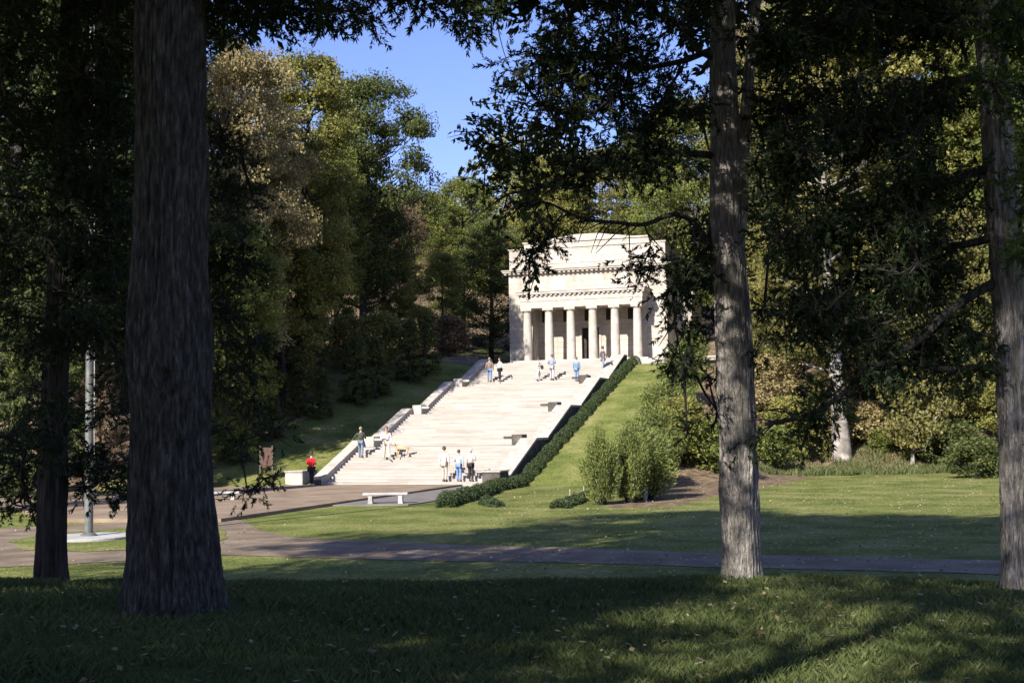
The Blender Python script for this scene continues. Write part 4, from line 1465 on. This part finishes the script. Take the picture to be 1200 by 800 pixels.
def verge():
    """tall rough grass at the foot of the right bank"""
    r = np.random.default_rng(31)
    n = 52000
    X = r.uniform(12, 36, n); Y = 72 + .12 * np.abs(30 - X) + 12 * r.random(n) ** 1.4 + 1.5 * vn(X, X, .5, 3)
    s, t = ST(X, Y)
    ok = (s > 12) & (vn(X, Y, .8, 6) + r.normal(size=n) * .3 > -.35)
    X, Y = X[ok], Y[ok]; n = len(X)
    Z = terrain(X, Y)
    a = r.random(n) * 6.28; b2 = r.random(n) * 6.28
    hh = .30 * (.2 + 1.3 * r.random(n) ** 2) * (1 + .6 * vn(X, Y, .6, 2))
    b = np.stack([X, Y, Z - .02], -1)
    sd = np.stack([np.cos(a), np.sin(a), 0 * a], -1) * .035
    tip = b + np.stack([np.cos(b2) * .4 * hh, np.sin(b2) * .4 * hh, hh], -1)
    mid_ = b + np.stack([np.cos(b2) * .12 * hh, np.sin(b2) * .12 * hh, hh * .6], -1)
    vs = np.stack([b - sd / 2, b + sd / 2, mid_ + sd * .35, tip], 1).reshape(-1, 3)
    return mesh_np('rough_grass', vs, np.arange(len(vs)).reshape(-1, 4), False, {'tint': ('FACE', np.clip(.6 + r.normal(size=n) * .2, 0, 1))})


tag(link('rough_grass', verge(), M['blade']), 'tall rough grass at the foot of the right bank', 'grass', kind='stuff')

# ------------------------------------------------------------------ people
CM_ = {}


def cloth(c):
    if c not in CM_:
        CM_[c] = mat('cloth_%d' % len(CM_), [tuple(v * .85 for v in c), c], 12, .85)
    return CM_[c]


SKIN = mat('skin', [(.42, .25, .18), (.50, .31, .23)], 6, .6)


def skin_obj(name, verts, edges, radii, m, parent, root=0, sub=1):
    me = bpy.data.meshes.new(name)
    me.from_pydata([tuple(v) for v in verts], edges, [])
    o = bpy.data.objects.new(name, me); COL.objects.link(o)
    md = o.modifiers.new('skin', 'SKIN'); md.use_smooth_shade = True; md.branch_smoothing = .6
    for i, r_ in enumerate(radii):
        sv = me.skin_vertices[0].data[i]
        sv.radius = (r_, r_) if not hasattr(r_, '__len__') else r_
        sv.use_root = (i == root)
    sb_ = o.modifiers.new('sub', 'SUBSURF'); sb_.levels = sub; sb_.render_levels = sub
    dg = bpy.context.evaluated_depsgraph_get()
    me2 = bpy.data.meshes.new_from_object(o.evaluated_get(dg))
    bpy.data.objects.remove(o); bpy.data.meshes.remove(me)
    me2.name = name
    me2.materials.clear()
    return link(name, me2, m, parent)


def person(pos, head, h, label, top, legs, hair, shoes=(.03, .03, .03), coat=False, stride=.12, arms=('down', 'down'), bulk=1.22, hat=None, lean=0.0):
    """heading in radians: 0 faces +Y (away)"""
    e = empty('person', pos, head)
    tag(e, label, 'person')
    k = h / 1.75
    bu = bulk
    J = {}
    J['pel'] = (0, 0, .95); J['pt'] = (0, 0, .885); J['sp'] = (0, .0 + lean * .3, 1.12); J['ch'] = (0, .01 + lean, 1.33); J['nb'] = (0, .0 + lean * 1.2, 1.46); J['nk'] = (0, .01 + lean * 1.3, 1.53)
    hy = lean * 1.5
    J['jaw'] = (0, .035 + hy, 1.585); J['hd'] = (0, .015 + hy, 1.65); J['tp'] = (0, .0 + hy, 1.71)
    J['nose'] = (0, .125 + hy, 1.635)
    J['el'] = (-.082, .005 + hy, 1.64); J['er'] = (.082, .005 + hy, 1.64)
    for sx, nm, f, arm in ((-1, 'l', 1, arms[0]), (1, 'r', -1, arms[1])):
        J['hp' + nm] = (sx * .09, 0, .88); J['kn' + nm] = (sx * .10, .03 + stride * f * .55, .50)
        J['an' + nm] = (sx * .11, stride * f, .09); J['to' + nm] = (sx * .125, stride * f + .17, .03); J['he' + nm] = (sx * .11, stride * f - .05, .04)
        J['sh' + nm] = (sx * .185, lean, 1.40)
        if arm == 'down':
            J['eb' + nm] = (sx * .245, lean - .02, 1.13); J['wr' + nm] = (sx * .255, lean + .05, .90); hd = (0, .15, -1)
        elif arm == 'bent':
            J['eb' + nm] = (sx * .27, lean - .06, 1.15); J['wr' + nm] = (sx * .16, lean + .17, 1.14); hd = (-sx * .7, .7, .1)
        elif arm == 'fwd':
            J['eb' + nm] = (sx * .24, lean + .08, 1.16); J['wr' + nm] = (sx * .22, lean + .30, 1.08); hd = (0, 1, -.2)
        elif arm == 'up':
            J['eb' + nm] = (sx * .30, lean + .02, 1.22); J['wr' + nm] = (sx * .22, lean + .12, 1.45); hd = (-sx * .3, .3, 1)
        else:
            J['eb' + nm] = (sx * .33, lean - .03, 1.18); J['wr' + nm] = (sx * .50, lean + .03, 1.02); hd = (sx * .8, .2, -.6)
        w_ = Vector(J['wr' + nm]); hd = Vector(hd).normalized()
        sid = hd.cross(Vector((sx, .2, .1))).normalized()
        J['pm' + nm] = tuple(w_ + hd * .07)
        for q in range(4):
            b_ = w_ + hd * .095 + sid * (q - 1.5) * .021
            L_ = (.065, .078, .072, .055)[q]
            J['f%d%s' % (q, nm)] = tuple(b_); J['g%d%s' % (q, nm)] = tuple(b_ + hd * L_ * .6 + Vector((-sx * .012, 0, 0)))
            J['h%d%s' % (q, nm)] = tuple(b_ + hd * L_ + Vector((-sx * .03, 0, 0)))
        J['t0' + nm] = tuple(w_ + hd * .04 - sid * .045); J['t1' + nm] = tuple(w_ + hd * .085 - sid * .06)
    RAD = {'pel': (.15 * bu, .11 * bu), 'pt': (.115 * bu, .085 * bu), 'sp': (.135 * bu, .10 * bu), 'ch': (.16 * bu, .11 * bu), 'nb': (.09, .07), 'nk': (.055, .055), 'jaw': .062, 'hd': (.078, .092), 'tp': (.065, .08), 'nose': .014, 'el': (.012, .02), 'er': (.012, .02)}
    for nm in 'lr':
        RAD.update({'hp' + nm: .085, 'kn' + nm: .055, 'an' + nm: .038, 'to' + nm: .03, 'he' + nm: .03, 'sh' + nm: .055, 'eb' + nm: .04, 'wr' + nm: .027, 'pm' + nm: (.035, .02),
                    't0' + nm: .011, 't1' + nm: .009})
        for q in range(4): RAD.update({'f%d%s' % (q, nm): .0105, 'g%d%s' % (q, nm): .009, 'h%d%s' % (q, nm): .007})
    E = [('pel', 'sp'), ('sp', 'ch'), ('ch', 'nb'), ('nb', 'nk'), ('nk', 'jaw'), ('jaw', 'hd'), ('hd', 'tp'), ('hd', 'nose'), ('hd', 'el'), ('hd', 'er')]
    for nm in 'lr':
        E += [('pt', 'hp' + nm), ('pel', 'hp' + nm), ('hp' + nm, 'kn' + nm), ('kn' + nm, 'an' + nm), ('an' + nm, 'to' + nm), ('an' + nm, 'he' + nm), ('ch', 'sh' + nm), ('sh' + nm, 'eb' + nm), ('eb' + nm, 'wr' + nm), ('wr' + nm, 'pm' + nm), ('wr' + nm, 't0' + nm), ('t0' + nm, 't1' + nm)]
        for q in range(4): E += [('pm' + nm, 'f%d%s' % (q, nm)), ('f%d%s' % (q, nm), 'g%d%s' % (q, nm)), ('g%d%s' % (q, nm), 'h%d%s' % (q, nm))]

    def part(name, keys, m, grow, extra=None):
        ks = list(keys)
        ed = [(ks.index(a), ks.index(b)) for a, b in E if a in ks and b in ks]
        vs = [tuple(c * k for c in J[q]) for q in ks]
        rd = []
        for q in ks:
            r_ = RAD[q]
            gq = grow.get(q, grow.get('*', 0)) if isinstance(grow, dict) else grow
            r_ = (r_, r_) if not hasattr(r_, '__len__') else r_
            rd.append(((r_[0] + gq) * k, (r_[1] + gq) * k))
        return skin_obj(name, vs, ed, rd, m, e, 0, 1)
    part('body', [q for q in RAD if q != 'pt'], SKIN, -.004)
    tk = ['ch', 'sp', 'pel', 'nb', 'shl', 'shr', 'ebl', 'ebr', 'wrl', 'wrr']
    part('jacket' if coat else 'shirt', tk, cloth(top), {'*': .016 if not coat else .03, 'nb': .0, 'pel': .03 if not coat else .045, 'wrl': .012, 'wrr': .012})
    part('trousers', ['pt', 'hpl', 'hpr', 'knl', 'knr', 'anl', 'anr'], cloth(legs), {'*': .02, 'pt': .02, 'anl': .028, 'anr': .028, 'knl': .024, 'knr': .024})
    for nm in 'lr':
        part('shoe', ['an' + nm, 'to' + nm, 'he' + nm], cloth(shoes), {'*': .014, 'an' + nm: .004})
    c = Vector(J['hd']) * k
    g = G()
    vs = []; n1, n2 = 9, 16
    for i in range(n1):
        th = math.pi * .62 * i / (n1 - 1)
        for j in range(n2):
            a = 2 * math.pi * j / n2
            front = max(0, math.sin(a))
            th2 = th * (1 - .42 * front)
            rr = Vector((.098 * math.sin(th2) * math.cos(a), .118 * math.sin(th2) * math.sin(a) - .012, .122 * math.cos(th2) + .012))
            vs.append(c + rr * k * (1.06 if hat else 1.0))
    fs = [(i * n2 + j, i * n2 + (j + 1) % n2, (i + 1) * n2 + (j + 1) % n2, (i + 1) * n2 + j) for i in range(n1 - 1) for j in range(n2)]
    g.face_add(vs, fs)
    g.build('hat' if hat else 'hair', cloth(hat or hair), e, smooth=True)
    for sx in (-1, 1):
        g = G(); cc = c + Vector((sx * .033, .088, .012)) * k
        g.lathe([(.001, -.009), (.008, -.005), (.010, 0), (.008, .005), (.001, .009)], 8)
        o = g.build('eye', cloth((.02, .015, .01)), e); o.location = cc
    g = G(); g.tube([c + Vector((-.025, .092, -.045)) * k, c + Vector((0, .098, -.046)) * k, c + Vector((.025, .092, -.045)) * k], .006 * k, 6)
    g.build('mouth', cloth((.30, .10, .08)), e)
    return e


def at_person(px, py): return hit(px, py)


A0 = -TH  # facing up the stairs
person(at_person(365, 569), A0 - .3, 1.80, 'person in bright red jacket and black trousers at the foot of stairs', (.75, .02, .03), (.02, .02, .025), (.06, .04, .03), shoes=(.7, .7, .7), coat=True, arms=('bent', 'bent'), stride=.08)
person(at_person(423, 538), A0 + .2, 1.72, 'person in dark olive jacket and jeans on the lowest flight', (.055, .055, .045), (.16, .20, .27), (.30, .22, .14), coat=True, arms=('out', 'fwd'), stride=.14)
pm = person(at_person(453, 540), math.pi + .25, 1.86, 'person in white shirt and cream trousers descending with a dog', (.78, .76, .72), (.62, .56, .46), (.16, .11, .08), arms=('down', 'bent'), stride=.2, shoes=(.3, .26, .22))
person(at_person(521, 567), A0 - .1, 1.84, 'person in white shirt and khaki trousers, left of the three at the foot', (.66, .67, .66), (.52, .46, .37), (.09, .06, .045), arms=('down', 'down'), stride=.07)
person(at_person(538, 567), A0, 1.66, 'person in pale blue top and jeans, middle of the three at the foot', (.38, .60, .68), (.17, .27, .46), (.10, .06, .045), arms=('bent', 'down'), stride=.06)
person(at_person(552, 567), A0 - .1, 1.72, 'person in cream jacket and black trousers, right of the three at the foot', (.50, .46, .40), (.03, .027, .025), (.62, .60, .56), coat=True, arms=('down', 'bent'), stride=.06)
person(at_person(574, 449), A0 + .3, 1.75, 'person in brown jacket and jeans on the top left landing', (.22, .16, .12), (.15, .22, .36), (.22, .18, .15), coat=True, stride=.08)
person(at_person(586, 449), A0 + 2.4, 1.72, 'person in white blue shirt and black trousers on the top left landing', (.60, .70, .82), (.02, .02, .025), (.04, .03, .03), stride=.06, arms=('out', 'bent'))
pb = person(at_person(631, 447), A0 - 1.2, 1.66, 'person all in white with a dark shoulder bag on the upper landing', (.74, .72, .68), (.66, .62, .57), (.08, .05, .04), stride=.15, arms=('down', 'bent'))
person(at_person(647, 446), A0, 1.84, 'person in blue grey shirt and pale trousers on the upper landing', (.24, .28, .38), (.42, .42, .44), (.16, .13, .11), stride=.1, arms=('bent', 'bent'), lean=.03)
person(at_person(676, 447), A0 - .2, 1.70, 'person dressed all in denim blue on the upper landing', (.12, .25, .42), (.17, .28, .46), (.20, .12, .07), stride=.05)
person(at_person(707, 445), A0 - .8, 1.82, 'person in dark grey jacket walking near the right wall of the stairs', (.09, .085, .09), (.26, .28, .31), (.08, .06, .05), coat=True, stride=.16, arms=('down', 'out'))
# shoulder bag
q = Vector(pb.location) + Vector((.26, -.08, .95))
g = G(); g.box(-.12, .12, -.05, .05, -.14, .12)
bag = g.build('shoulder_bag', cloth((.03, .03, .035)), None, bevel=.03, loc=q)
tag(bag, 'dark shoulder bag at the hip of the person in white', 'bag')
g = G(); g.tube([(-.1, 0, .1), (-.2, 0, .38), (-.26, .02, .50), (-.2, .06, .35), (.08, .03, .1)], .012, 6)
g.build('strap', cloth((.03, .03, .035)), bag)

# dog
dp = at_person(472, 537)
ed = empty('dog', (dp.x, dp.y, dp.z), R(180 + 14))
tag(ed, 'golden tan dog on a leash on the lowest flight of stairs', 'dog')
J = [(0, 0, .52), (-.22, 0, .52), (.24, 0, .52), (.36, 0, .60), (.46, 0, .72), (.58, 0, .70), (.66, 0, .67),
     (.26, .09, .42), (.25, .10, .24), (.25, .10, .05), (.31, .10, .02),
     (.26, -.09, .42), (.31, -.10, .24), (.28, -.10, .05), (.34, -.10, .02),
     (-.27, .09, .40), (-.20, .10, .28), (-.33, .10, .16), (-.31, .10, .03), (-.25, .10, .02),
     (-.27, -.09, .40), (-.24, -.10, .28), (-.37, -.10, .16), (-.34, -.10, .03), (-.28, -.10, .02),
     (-.34, 0, .55), (-.48, 0, .50), (-.60, 0, .52)]
E = [(0, 1), (0, 2), (2, 3), (3, 4), (4, 5), (5, 6), (2, 7), (7, 8), (8, 9), (9, 10), (2, 11), (11, 12), (12, 13), (13, 14), (1, 15), (15, 16), (16, 17), (17, 18), (18, 19), (1, 20), (20, 21), (21, 22), (22, 23), (23, 24), (1, 25), (25, 26), (26, 27)]
Rd = [.125, .12, .15, .095, .08, .055, .035, .07, .04, .03, .03, .07, .04, .03, .03, .085, .055, .033, .03, .03, .085, .055, .033, .03, .03, .04, .03, .02]
FUR = mat('golden_fur', [(.36, .24, .13), (.50, .36, .22), (.60, .47, .32)], 9, .9)
skin_obj('body', J, E, Rd, FUR, ed, 0, 2)
for sy in (-1, 1):
    g = G(); g.tube([(.44, sy * .055, .77), (.43, sy * .085, .73), (.45, sy * .09, .66)], [.02, .03, .012], 6)
    g.build('ear', mat('fur_dark', [(.22, .13, .07), (.28, .18, .1)], 9), ed, smooth=True)
    g = G(); g.lathe([(.001, -.01), (.009, 0), (.001, .01)], 6); o = g.build('eye', cloth((.02, .015, .01)), ed); o.location = (.52, sy * .045, .735)
g = G(); g.lathe([(.001, -.018), (.018, 0), (.001, .018)], 8); o = g.build('nose', cloth((.02, .015, .01)), ed); o.location = (.695, 0, .685)
g = G(); g.tube([(.38 + .09 * math.sin(a) * .5, .095 * math.cos(a), .62 + .09 * math.sin(a)) for a in np.linspace(0, 6.283, 13)], .012, 6, False)
g.build('collar', cloth((.3, .03, .03)), ed)
# leash from the hand to the collar
hand = pm.matrix_basis @ Vector((-.16 * 1.06, .25, 1.14 * 1.06)) if False else Matrix.Translation(pm.location) @ Matrix.Rotation(pm.rotation_euler.z, 4, 'Z') @ Vector((.12, .26, 1.2))
neck = Matrix.Translation(ed.location) @ Matrix.Rotation(ed.rotation_euler.z, 4, 'Z') @ Vector((.40, 0, .70))
g = G()
g.tube([hand, hand.lerp(neck, .35) + Vector((0, 0, -.12)), hand.lerp(neck, .7) + Vector((0, 0, -.14)), neck], .010, 6)
tag(g.build('leash', cloth((.05, .04, .04))), 'thin dark leash between the person in white shirt and the dog', 'leash')
